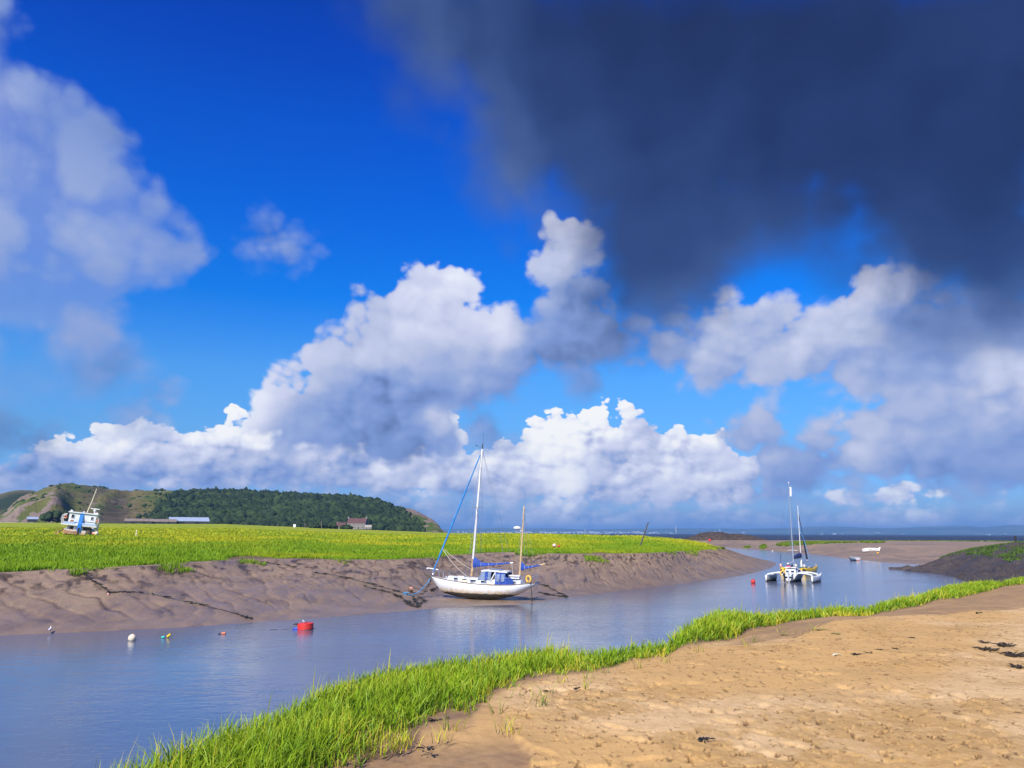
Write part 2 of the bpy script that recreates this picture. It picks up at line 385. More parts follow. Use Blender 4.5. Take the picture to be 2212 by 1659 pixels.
# ---- ground-like materials
def mud_mat(name, wetcol=(.17, .118, .088), drycol=(.27, .19, .14), gloss=.28, gscale=1.0, dark=0):
    m, b, _ = new_mat(name)
    p = geopos()
    a = noise(p, .35*gscale, 6, .6, .3); f = noise(p, 5*gscale, 5, .65)
    st = noise(vec('MULTIPLY', p, (1.0, .25, 1.0)), .9*gscale, 4, .6, .8)
    wet = attr('wet')
    w = math_('ADD', mapr(st, .38, .62, -.35, .35), wet, clamp=True)
    c = mixc(w, drycol, wetcol)
    c = mixc(mapr(f, .38, .68, 0, .55), c, tuple(v*.58 for v in wetcol))
    c = mixc(mapr(a, .4, .65, 0, .4), c, tuple(v*1.2 for v in drycol))
    c = mixc(math_('MULTIPLY', attr('crack_shade'), mapr(f, .3, .6, .45, .95)), c, tuple(v*.16 for v in wetcol))
    setp(b, col=c, rough=mapr(w, 0, 1, .62, gloss), spec=mapr(w, 0, 1, .25, .6))
    h = math_('ADD', math_('MULTIPLY', f, .6), math_('MULTIPLY', noise(p, 22*gscale, 3, .6), .25))
    setp(b, nrm=bump(h, .85, .09))
    return m
MUD = mud_mat('estuary_mud', (.200, .134, .084), (.315, .216, .136), .34)
MUD_DARK = mud_mat('dark_mud', (.050, .041, .036), (.10, .078, .062), .45, .8)
MUD_FAR = mud_mat('pale_mud', (.20, .138, .092), (.32, .222, .145), .45, .3)

def water_mat(name, body, rip, rough, sc=1.0, aniso=(1, 1, 1)):
    m, b, _ = new_mat(name)
    p = vec('MULTIPLY', geopos(), aniso)
    w1 = noise(p, 5.5*sc, 3, .55, .2); w2 = noise(p, 1.3*sc, 3, .55, .3); w3 = noise(p, .12*sc, 3, .5)
    h = math_('ADD', math_('MULTIPLY', w1, .30), math_('MULTIPLY', w2, .75))
    patch = mapr(w3, .36, .64, .55, 1.15)
    silt = noise(geopos(), .05, 4, .6, .5)
    c = mixc(mapr(silt, .35, .65, 0, 1), body, tuple(v*.75 for v in body))
    setp(b, col=c, rough=rough, ior=1.36, spec=.75, nrm=bump(h, math_('MULTIPLY', patch, rip), .1))
    return m
WATER = water_mat('river_water', (.115, .135, .195),   .36, .09, 1.0, (.55, 1.0, 1))
SEA = water_mat('sea_water', (.022, .030, .052), 1.0, .55, .12)

# ------------------------------------------------------------------ plan of the creek
def poly_s(P, n):
    """resample an (k,d) polyline with a smooth curve to n points, by length"""
    P = np.array(P, float)
    t = np.arange(len(P)); tt = np.linspace(0, len(P)-1, len(P)*24)
    Q = np.empty((len(tt), P.shape[1]))
    for d in range(P.shape[1]):
        y = P[:, d]; m = np.gradient(y)
        i = np.minimum(tt.astype(int), len(P)-2); f = tt-i
        Q[:, d] = (2*f**3-3*f**2+1)*y[i]+(f**3-2*f**2+f)*m[i]+(-2*f**3+3*f**2)*y[i+1]+(f**3-f**2)*m[i+1]
    L = np.r_[0, np.cumsum(np.hypot(*np.diff(Q[:, :2], axis=0).T))]
    s = np.linspace(0, L[-1], n) if n < 1500 else np.r_[np.linspace(0, 262, n-120), np.linspace(263, L[-1], 120)]
    return np.stack([np.interp(s, L, Q[:, d]) for d in range(Q.shape[1])], 1), s

LEFT = [  # water's edge (px), marsh edge (px, z), bench
 ((-330, 652), (-330, 594, 2.8), .03), ((-130, 642), (-130, 580, 2.9), .03), ((0, 635.5), (0, 574, 2.9), .03), ((128, 630), (137, 567, 3.2), .03),
 ((256, 622.5), (262, 560, 3.3), .05), ((400, 611.5), (400, 560.5, 2.95), .26), ((455, 607), (455, 555.5, 3.1), .36), ((525, 604), (512, 553, 3.35), .32),
 ((572, 597), (565, 554.5, 3.3), .14), ((650, 587.5), (640, 554, 3.35), .04), ((700, 581), (682, 552, 3.3), .03), ((750, 573.7), (705, 550.5, 3.25), .03), ((775, 565.5), (718, 549.5, 3.1), .03)]
Wp = [at_z(*w, 0) for w, e, b in LEFT]; Ep = [at_z(e[0], e[1], e[2]) for w, e, b in LEFT]
Wp = [(p.x, p.y) for p in Wp]; Ep = [(p.x, p.y, p.z) for p in Ep]; Bp = [b for *_, b in LEFT]
Wp += [(58, 185), (61, 225), (56, 280), (40, 345), (0, 420), (-60, 520)]
Ep += [(44, 172, 3.1), (46, 205, 3.2), (42, 262, 3.3), (24, 322, 3.6), (-14, 395, 4.0), (-80, 480, 5.0)]
Bp += [.03]*6
PAIR, sL = poly_s([(w[0], w[1], e[0], e[1], e[2], b) for w, e, b in zip(Wp, Ep, Bp)], 2300)

def left_bank_profile(t, s, zE, b):
    g = np.clip((t-b)/(1-b), 0, 1)
    z = zE*(.82*g+.18*g**3) + .12*np.clip(t/np.maximum(b, .02), 0, 1)
    return np.where(t < 0, t*2.2, z)

def build_left_bank():
    T = np.r_[np.linspace(-.25, -.02, 6), np.linspace(0, 1, 96), 1.03, 1.08]
    W, E, zE, b = PAIR[:, None, 0:2], PAIR[:, None, 2:4], PAIR[:, 4][:, None], PAIR[:, 5][:, None]
    t = T[None, :, None]
    P = W+(E-W)*t
    tt = np.broadcast_to(T[None, :], P.shape[:2]); ssx = np.broadcast_to(sL[:, None], tt.shape)
    z = left_bank_profile(tt, ssx, zE, b)
    X, Y = P[..., 0].copy(), P[..., 1].copy()
    wid = np.linalg.norm(E-W, axis=-1)
    d = tt*wid
    lim = ss(0, .06, tt)*(1-ss(.97, 1.0, tt))
    lowbench = 1-ss(b+.02, b+.18, tt)
    # drainage rills, running obliquely down the face
    q = ssx*.52 + d*.15 + 1.3*fbm(ssx*.08, d*.05, 3, 5)+.35*fbm(ssx*.5, d*.25, 2, 6)
    rill = pn(q*1.0, d*.035+2, 21)
    groove = -np.exp(-(rill/.11)**2)*(.075*ss(.03, .25, tt)*(1-ss(.9, 1, tt)))
    q2 = ssx*1.25+d*.36+1.2*fbm(ssx*.25, d*.12, 3, 9)
    groove += -np.exp(-(pn(q2, d*.06, 33)/.08)**2)*.028*ss(-.1, .2, fbm(ssx*.08, d*.1, 2, 34))
    # slumped clods near the top
    top = ss(.52, .85, tt+.12*fbm(ssx*.2, d*.2, 2, 71))
    cl = fbm(ssx*.9, d*.5, 4, 41)
    clod = (np.maximum(0, cl-.06)*.9 - .5*np.maximum(0, -cl-.10))*top*.30
    und = .04*fbm(ssx*.09, d*.05, 2, 3)+.018*fbm(ssx*.9, d*.9, 3, 8)
    z = z + lim*((groove*1.25+clod)*(1-.8*lowbench)+und*(1-.75*lowbench))
    br = ss(-.10, .14, fbm(ssx*.25, d*.35, 3, 35))
    dk = fbm(ssx*.8+.12*d, d*.42, 3, 43); dk2 = fbm(ssx*1.6+5, d*.7, 2, 45)
    crack_shade = np.clip(.95*np.exp(-((rill-.02)/.06)**2)*ss(.06, .3, tt)*br+.7*np.exp(-((pn(q2, d*.06, 33)-.03)/.08)**2)*ss(-.05, .25, fbm(ssx*.08, d*.1, 2, 34))*br+.95*ss(.17, .28, dk)*top+.85*ss(.28, .38, dk2)*np.maximum(top, .35*ss(.1, .3, fbm(ssx*.12, d*.1, 2, 46))), 0, 1)*lim*(1-.85*lowbench)  # dark sediment plus shade painted into the rills and among the clods
    z = np.where(tt > 1, zE-.25, z)
    # fluted terrace at the water's edge
    wet = np.clip(.95-.75*tt+.5*fbm(ssx*.15, d*.2, 3, 55)-1.2*np.maximum(clod, 0), 0, 1)
    me = grid_mesh('mud_bank', X, Y, z, {'wet': wet, 'crack_shade': crack_shade})
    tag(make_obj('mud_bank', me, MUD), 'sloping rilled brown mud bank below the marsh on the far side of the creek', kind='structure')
    return X, Y, z
LBX, LBY, LBZ = (q[::5, ::2] for q in build_left_bank())
def left_z(x, y):
    i = np.argmin((LBX-x)**2+(LBY-y)**2); return float(LBZ.flat[i])
def mud_hit(px, py):
    """where a line of sight meets the left bank"""
    d = ray(px, py)
    best = None
    for y in np.arange(45, 190, .4):
        t = y/d[1]; x = d[0]*t; z = EYE+d[2]*t
        if z <= left_z(x, y): return Vector((x, y, left_z(x, y)))
    return at_z(px, py, .2)

# marsh: polar sheet behind the bank
mE = PAIR[:, 2:5]
eaz = np.arctan2(mE[:, 0], mE[:, 1]); er = np.hypot(mE[:, 0], mE[:, 1])
kmax = int(np.argmax(eaz))
AZT = eaz[kmax]
def edge_r(az): return np.interp(az, eaz[:kmax+1], er[:kmax+1])
def edge_z(az): return np.interp(az, eaz[:kmax+1], mE[:kmax+1, 2])
def az_px(x): return azel(x, 534)[0]
far_az = np.array([az_px(v) for v in (-400, 225, 330, 450, 500)] + [math.atan2(a, b) for a, b in ((-14, 395), (24, 322), (42, 262), (46, 205))] + [AZT])
far_r = np.array([900, 900, 880, 700, 470, 395, 322, 264, 209, er[kmax]+1])
sil_az = np.array([az_px(v) for v in (-400, 225, 330, 450, 512, 560, 640, 679, 706, 717)])
sil_dy = np.array([-6.8, -7.2, -3.6, .2, .6, 1.3, 2.8, 5.8, 9.6, 14])
def far_R(az): return np.interp(az, far_az, far_r)
def far_Z(az): return EYE-np.interp(az, sil_az, sil_dy)/FPX*far_R(az)
def marsh_z(az, r):
    rE, zE = edge_r(az), edge_z(az); Rf, zf = far_R(az), far_Z(az)
    f = np.clip((r-rE)/np.maximum(Rf-rE, 1), 0, 1)
    return zE+(zf-zE)*f
def marsh_at(px, r):
    az = az_px(px); return Vector((math.sin(az)*r, math.cos(az)*r, float(marsh_z(az, r))))
def edge_lobes(x, y): return 15*(fbm(x*.13, y*.10, 3, 37)-.05)+1.2*fbm(x*.5, y*.5, 3, 35)
def build_marsh():
    az = np.linspace(az_px(-330), AZT, 620); f = np.linspace(0, 1, 240)**2.2
    A = np.broadcast_to(az[:, None], (620, 240))
    rE, Rf = edge_r(az)[:, None]-.4, far_R(az)[:, None]
    r = rE+(Rf-rE)*f[None, :]
    X, Y = np.sin(A)*r, np.cos(A)*r
    z = marsh_z(A, r)+.10*fbm(X*.35, Y*.35, 3, 4)*np.minimum(1, 150/r)+.12*fbm(X*.05, Y*.05, 3, 14)
    bare = 1-ss(-.3, .5, r-edge_r(A)+edge_lobes(X, Y))
    m, b, _ = new_mat('marsh_turf')
    p = geopos()
    sxy = vec('MULTIPLY', p, (1, .35, 1))
    big = noise(sxy, .028, 5, .6, .6); mid = noise(sxy, .25, 5, .65); fine = noise(p, 2.2, 5, .7)
    dist = vec('LENGTH', p); ln = node('ShaderNodeVectorMath', operation='LENGTH'); link(p, ln.inputs[0])
    yl = math_('ADD', mapr(ln.outputs['Value'], 70, 300, .05, .85), mapr(big, .35, .65, -.45, .45), clamp=True)
    c = mixc(yl, (.16, .27, .008), (.42, .42, .012))
    c = mixc(mapr(mid, .42, .66, 0, .75), c, (.10, .20, .008))
    c = mixc(mapr(fine, .45, .75, 0, .6), c, (.30, .35, .012))
    c = mixc(attr('bare'), c, mixc(fine, (.13, .085, .05), (.24, .165, .10)))
    setp(b, col=c, rough=.85, spec=.2, nrm=bump(math_('ADD', fine, mid), 1.0, .35))
    me = grid_mesh('salt_marsh', X, Y, z, {'bare': bare})
    tag(make_obj('salt_marsh', me, m), 'flat green salt marsh stretching to the headland', kind='structure')
build_marsh()

# far mud flat on the other side of the bend
fl_px = [(560, 470), (640, 440), (722, 385), (733, 360), (775, 301), (805, 268), (850, 217), (872, 203), (887, 194), (913, 188), (960, 182), (1060, 175), (1400, 170)]
fl_az = np.array([az_px(a) for a, b in fl_px]); fl_r = np.array([b for a, b in fl_px], float)
def flat_z(az, r):
    w = np.interp(az, fl_az, fl_r)
    d = r-w
    z = np.where(d < 0, d*.05, 2.9*ss(0, 1, np.clip(d/85, 0, 1))*.85+.45*np.clip(d/200, 0, 1))
    return z*(1-ss(430, 610, r))-.3*ss(430, 700, r)
def flat_at(px, r):
    az = az_px(px); return Vector((math.sin(az)*r, math.cos(az)*r, float(flat_z(az, r))))
def build_flat():
    az = np.linspace(az_px(545), az_px(1350), 520); n = 300
    w = np.interp(az, fl_az, fl_r)[:, None]
    f = np.linspace(0, 1, n)[None, :]
    r = (w-14)+ (920-w)*f**1.9
    A = np.broadcast_to(az[:, None], r.shape)
    X, Y = np.sin(A)*r, np.cos(A)*r
    d = r-w
    z = flat_z(A, r)
    mid = ss(0, 12, d)*(1-ss(500, 700, r))
    lump = fbm(X*.22, Y*.22, 4, 77)
    steep = ss(4, 20, d)*(1-ss(60, 110, d))*(1-.5*ss(az_px(830), az_px(870), A))
    z = z+mid*(.18*fbm(X*.04, Y*.04, 3, 7)+.5*lump*steep+.06*lump)
    wet = np.clip(.55-.6*ss(10, 90, d)+.7*fbm(X*.02, Y*.05, 3, 12)+.9*ss(.25, .45, fbm(X*.018+4, Y*.06, 3, 99))*ss(60, 110, d), 0, 1)
    tag(make_obj('mud_flat', grid_mesh('mud_flat', X, Y, z, {'wet': wet}), MUD_FAR), 'broad brown mud flat across the bend of the creek', kind='structure')
build_flat()

# dark mud bank on the right
rb = [(893, 158, 160, .3), (911, 150, 156, .6), (921, 147, 157, .95), (932, 143, 161, 1.5), (949, 134, 165, 2.55), (961, 121, 166, 3.1), (970, 108, 165, 3.5), (995, 95, 162, 4.2), (1024, 80, 160, 4.85), (1100, 62, 158, 5.2), (1400, 50, 158, 5.4)]
rb_az = np.array([az_px(v[0]) for v in rb]); rb_w, rb_c, rb_z = (np.array([v[k] for v in rb], float) for k in (1, 2, 3))
def right_z(az, r):
    w, c, zc = (np.interp(az, rb_az, q) for q in (rb_w, rb_c, rb_z))
    f = (r-w)/(c-w)
    up = zc*(.75*np.clip(f, 0, 1)+.25*np.clip(f, 0, 1)**2)
    return np.where(f < 0, f*2.0, np.where(f <= 1, up, zc*(1-ss(1, 2.2, f)*.6)))
def build_right():
    az = np.linspace(az_px(886), az_px(1330), 380); n = 170
    w, c = np.interp(az, rb_az, rb_w)[:, None], np.interp(az, rb_az, rb_c)[:, None]
    f = np.linspace(-.2, 2.0, n)[None, :]
    r = w+(c-w)*f; A = np.broadcast_to(az[:, None], r.shape)
    X, Y = np.sin(A)*r, np.cos(A)*r
    z = right_z(A, r)
    l = fbm(X*.35+.3*Y, Y*.25, 4, 61)
    q = A*160+.12*r+1.5*fbm(X*.1, Y*.1, 2, 5)
    z = z+ss(0, .08, f)*(1-ss(.95, 1.05, f))*(.95*l-.28*np.exp(-(pn(q*.5, r*.03, 5)/.12)**2))
    wet = np.clip(.6-.35*f+.7*l, 0, 1)
    tag(make_obj('mud_bank', grid_mesh('mud_bank', X, Y, z, {'wet': wet}), MUD_DARK), 'dark grey mud bank at the right of the bend', kind='structure')
build_right()

# water
def sheet(name, x0, x1, y0, y1, z, mat, label):
    me = bpy.data.meshes.new(name); me.from_pydata([(x0, y0, z), (x1, y0, z), (x1, y1, z), (x0, y1, z)], [], [(0, 1, 2, 3)])
    return tag(make_obj(name, me, mat), label, kind='structure')
sheet('river', -260, 420, -30, 760, 0, WATER, 'muddy blue water of the tidal creek')
sheet('sea', -30000, 30000, 760.001, 42000, 0, SEA, 'dark blue strip of sea below the horizon')
m_, b_, _ = new_mat('seabed'); setp(b_, col=mixc(noise(geopos(), .05, 4), (.12, .09, .07), (.2, .15, .11)), rough=.8)
sheet('ground', -30000, 30000, -4000, 42000, -3.2, m_, 'bed of the estuary under the water')

# ------------------------------------------------------------------ near bank: sand with a fringe of cord-grass
SAND_Z = 4.3
IN_PX = [(250, 830), (300, 800), (345, 772), (358, 766), (370, 757), (387, 752), (407, 747), (414, 740), (423, 728), (440, 722), (471, 718), (482, 706), (499, 694), (512, 689), (538, 681), (564, 676), (591, 672), (612, 666), (630, 655), (663, 652), (696, 648), (729, 644), (742, 639), (748, 633), (768, 628), (788, 623), (807, 620), (834, 617), (870, 617), (893, 612), (919, 608), (939, 601), (958, 600), (991, 592), (1002, 588), (1024, 585), (1100, 580), (1300, 576)]
OUT_PX = [(-160, 905), (0, 832), (70, 785), (112, 764), (131, 753), (158, 744), (184, 731), (217, 719), (242, 710), (256, 703), (277, 697), (306, 685), (335, 672), (368, 661), (400, 653.5), (440, 649.5), (479, 648), (512, 642), (551, 639), (585, 640), (624, 638), (650, 636), (667, 631), (680, 622), (693, 617), (709, 610), (722, 609), (742, 611), (768, 611), (807, 611), (835, 609), (866, 605), (886, 598), (919, 592), (939, 586), (958, 581.5), (984, 579.5), (1002, 580.5), (1015, 576.5), (1024, 576), (1100, 572), (1300, 569)]
MUDLINE_PX = [(300, 790), (358, 767), (471, 719), (512, 690), (591, 673), (663, 653), (720, 648), (740, 646), (768, 641), (800, 636), (816, 629), (835, 622), (870, 618.5), (899, 617), (932, 615), (965, 613), (1014, 610), (1024, 609), (1100, 604), (1300, 598)]
def drop_px(x): return float(np.interp(x, [690, 765, 900, 1024], [0, .46, .5, .62]))
def pol(pts, z, dr=1):
    o = [(math.atan2(p.x, p.y), math.hypot(p.x, p.y)) for p in (at_z(x, y, z-dr*drop_px(x)) for x, y in pts)]
    o.sort(); return np.array([a for a, r in o]), np.array([r for a, r in o])
in_az, in_r = pol(IN_PX, SAND_Z-.05)
out_az, out_r = pol(OUT_PX, SAND_Z+.20)      # silhouette of the blade tips
ml_az, ml_r = pol(MUDLINE_PX, SAND_Z-.02, 0)
def r_in(az): return np.interp(az, in_az, in_r)
def r_out(az): return np.maximum(np.interp(az, out_az, out_r), r_in(az)+np.interp(az, [az_px(700), az_px(760)], [.3, 1.3]))
def r_ml(az): return np.minimum(np.interp(az, ml_az, ml_r), r_in(az)-.1)
def near_z(az, r):
    ro, ri = r_out(az), r_in(az)
    d = r-ro
    dp = np.interp(az, [az_px(x) for x in (690, 765, 900, 1024)], [0, .46, .5, .62])
    base = SAND_Z-dp*ss(0, 1, (r-r_ml(az)+.3)/(r_in(az)-r_ml(az)+.3))
    lip = -.10*ss(-2.0, 0, d)
    slope = np.where(d > .2, -(d-.2)*.26-.25*ss(.2, 1.2, d), 0)
    return np.maximum(base+lip+slope, -1.2)
WETPX = [(430, 790, 60), (470, 752, 42), (455, 735, 22), (500, 770, 38), (520, 745, 16)]
def build_near():
    na, nr = 1350, 760
    az = np.linspace(R(-46), R(46), na); r0 = 3.6*np.exp(np.linspace(0, math.log(46/3.6), nr-80))
    r1 = np.geomspace(46.4, 85, 80)
    rr = np.r_[r0, r1]
    A, r = np.meshgrid(az, rr, indexing='ij')
    X, Y = np.sin(A)*r, np.cos(A)*r
    ri, ro = r_in(A), r_out(A)
    z = near_z(A, r)
    sand = 1-ss(-.35, .15, r-ri)                        # 1 on open sand
    # the smooth wet hollow at the bottom of the frame, with its little scarp
    pxs = np.array([(at_z(x, y, SAND_Z).x, at_z(x, y, SAND_Z).y) for x, y in ((340, 772), (372, 752), (404, 742), (422, 722), (445, 714), (478, 705), (500, 708), (514, 733), (524, 740), (529, 750), (533, 760), (540, 770), (556, 822), (320, 832))])
    ins = np.zeros(X.shape, bool); dist = np.full(X.shape, 99.)
    Xw = X+.10*fbm(X*2.2, Y*2.2, 3, 81); Yw = Y+.10*fbm(X*2.2+9, Y*2.2, 3, 82)
    for (x0, y0), (x1, y1) in zip(pxs, np.roll(pxs, -1, 0)):
        ex, ey = x1-x0, y1-y0; t = np.clip(((Xw-x0)*ex+(Yw-y0)*ey)/(ex*ex+ey*ey), 0, 1)
        dist = np.minimum(dist, np.hypot(Xw-x0-t*ex, Yw-y0-t*ey))
        ins ^= ((y0 > Yw) != (y1 > Yw)) & (Xw < (x1-x0)*(Yw-y0)/(y1-y0+1e-9)+x0)
    sd = np.where(ins, dist, -dist)
    hollow = ss(-.02, .025, sd)
    # brown muddy tongue along the grass on the right
    d_in = ri-r
    rm = r_ml(A)
    tongue = ss(-.25, .12, r-rm+.5*fbm(X*.7, Y*.7, 3, 18)*ss(az_px(640), az_px(800), A))*ss(az_px(700), az_px(760), A)
    edge = (1-ss(0, .7, d_in+.35*fbm(X*1.2, Y*1.2, 3, 28)))
    rough = .75*ss(.08, .42, fbm(X*.42, Y*.42, 3, 31)+.06)*(1-hollow)*(1-.6*tongue)
    pat = [(882, 738, .9), (935, 722, .5), (860, 755, .8), (800, 752, .5), (700, 742, .4), (960, 700, .4), (600, 700, .5), (760, 645, .5), (1000, 655, .5), (980, 740, .3)]
    for x, y, w in pat:
        c = at_z(x, y, SAND_Z); rough = np.maximum(rough, 1.5*ss(-.15, .2, fbm(X*1.5, Y*1.5, 2, 32)+.12)*np.exp(-((X-c.x)**2+((Y-c.y)*.6)**2)/w**2))
    f1 = fbm(X*5, Y*3.6, 3, 1); f2 = fbm(X*13, Y*10, 3, 2); f3 = pn(X*30, Y*24, 3)
    f0 = fbm(X*1.6+.4*Y, Y*3.0, 3, 61)
    pit = fbm(X*9+3, Y*6, 3, 62); crumb = fbm(X*14, Y*9, 2, 63)
    z = z+sand*(.03*fbm(X*.7, Y*.7, 3, 6) + (1-hollow)*(.0025*f0*(1+rough)+(.0003+.0025*rough)*f1+(.001+.007*rough)*f2+(.001+.004*rough)*f3
        - (.016+.030*np.clip(rough, 0, 1.5))*ss(.30, .44, pit) + (.006+.012*np.clip(rough, 0, 1.5))*ss(.36, .55, crumb))*(1-.5*tongue)+hollow*(.006*f1-.065*(1-ss(6.9, 7.9, r))))
    # footprints: shallow oval dents in wandering tracks
    pr = np.random.default_rng(5)
    for tr in range(20):
        c = at_z(pr.uniform(520, 1050), pr.uniform(640, 790), SAND_Z); a = pr.uniform(0, 6.3)
        for k in range(7):
            a += pr.normal(0, .2); c = c+Vector((math.cos(a)*.42, math.sin(a)*.42, 0))
            s = .07 if k % 2 else -.07
            fx, fy = c.x-math.sin(a)*s, c.y+math.cos(a)*s
            if not (3.5 < math.hypot(fx, fy) < 26): continue
            sl = np.abs(rr-math.hypot(fx, fy)) < .6; sa = np.abs(az-math.atan2(fx, fy)) < .6/math.hypot(fx, fy)
            ii = np.ix_(sa, sl)
            u = (X[ii]-fx)*math.cos(a)+(Y[ii]-fy)*math.sin(a); v = -(X[ii]-fx)*math.sin(a)+(Y[ii]-fy)*math.cos(a)
            q = (u/.15)**2+(v/.062)**2
            z[ii] += sand[ii]*(1-hollow[ii])*(-.020*np.exp(-q**2)+.004*np.exp(-((np.sqrt(q)-1.35)/.3)**2))
    fleck_shade = np.clip(ss(.27, .37, pit-.05*(1-np.clip(rough*1.4, 0, 1))+.12*fbm(X*.9, Y*.9, 2, 73))+.9*ss(.38, .46, fbm(X*17, Y*8, 2, 69)-.06+.10*fbm(X*.5, Y*.5, 2, 70)), 0, 1)*sand*(1-hollow)*(1-.6*tongue)  # debris specks, with the shade of the pits painted into the colour
    wet = np.clip(hollow*(.45+.3*(1-ss(6.7, 7.6, r)))+.70*tongue+.45*edge+(1-sand)*.6+.25*fbm(X*.7, Y*.7, 3, 44)*sand-.08, 0, 1)
    pale = ss(.0, .35, fbm(X*.28+7, Y*.22, 3, 64)+.12)*(1-wet)
    m, b, _ = new_mat('beach_sand')
    p = geopos(); wa = attr('wet'); pa = attr('pale')
    g = noise(p, 60, 4, .7); g2 = noise(p, 9, 5, .65); g3 = noise(p, 1.7, 5, .6)
    c = mixc(pa, (.66, .395, .145), (.74, .50, .25))
    c = mixc(mapr(math_('ADD', attr('churn'), mapr(g2, .35, .65, -.25, .25)), .35, .95, 0, .75), c, (.45, .26, .085))
    c = mixc(mapr(g3, .38, .62, 0, .55), c, (.54, .33, .12))
    c = mixc(mapr(g2, .42, .7, 0, .4), c, (.42, .25, .09))
    c = mixc(mapr(g, .35, .75, 0, .4), c, (.38, .225, .085))
    sh = voro(p, 26, 0, 'F1')
    shell = math_('LESS_THAN', math_('ADD', sh, mapr(noise(p, 2.5, 2), .4, .6, .10, 0)), .075)
    c = mixc(math_('MULTIPLY', shell, mapr(pa, 0, 1, .35, 1)), c, (.78, .72, .62))
    c = mixc(math_('MULTIPLY', attr('fleck_shade'), mapr(g2, .3, .6, .5, .9)), c, (.115, .065, .03))
    wv = math_('ADD', wa, mapr(g3, .35, .65, -.15, .15), clamp=True)
    c = mixc(wv, c, mixc(mapr(g2, .35, .65, 0, 1), (.30, .185, .10), (.19, .115, .066)))
    setp(b, col=c, rough=mapr(wv, 0, 1, .9, .7), spec=mapr(wv, 0, 1, .15, .22))
    hh = math_('ADD', math_('MULTIPLY', g2, .8), math_('MULTIPLY', g, .45))
    setp(b, nrm=bump(hh, mapr(wv, 0, 1, .85, .3), .02))
    me = grid_mesh('beach', X, Y, z, {'wet': wet, 'pale': pale, 'fleck_shade': fleck_shade, 'churn': np.clip(rough, 0, 1)*sand})
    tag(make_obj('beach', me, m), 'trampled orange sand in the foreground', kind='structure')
build_near()
def sand_at(px, py, dz=0):
    p = at_z(px, py, SAND_Z); return Vector((p.x, p.y, SAND_Z+dz))
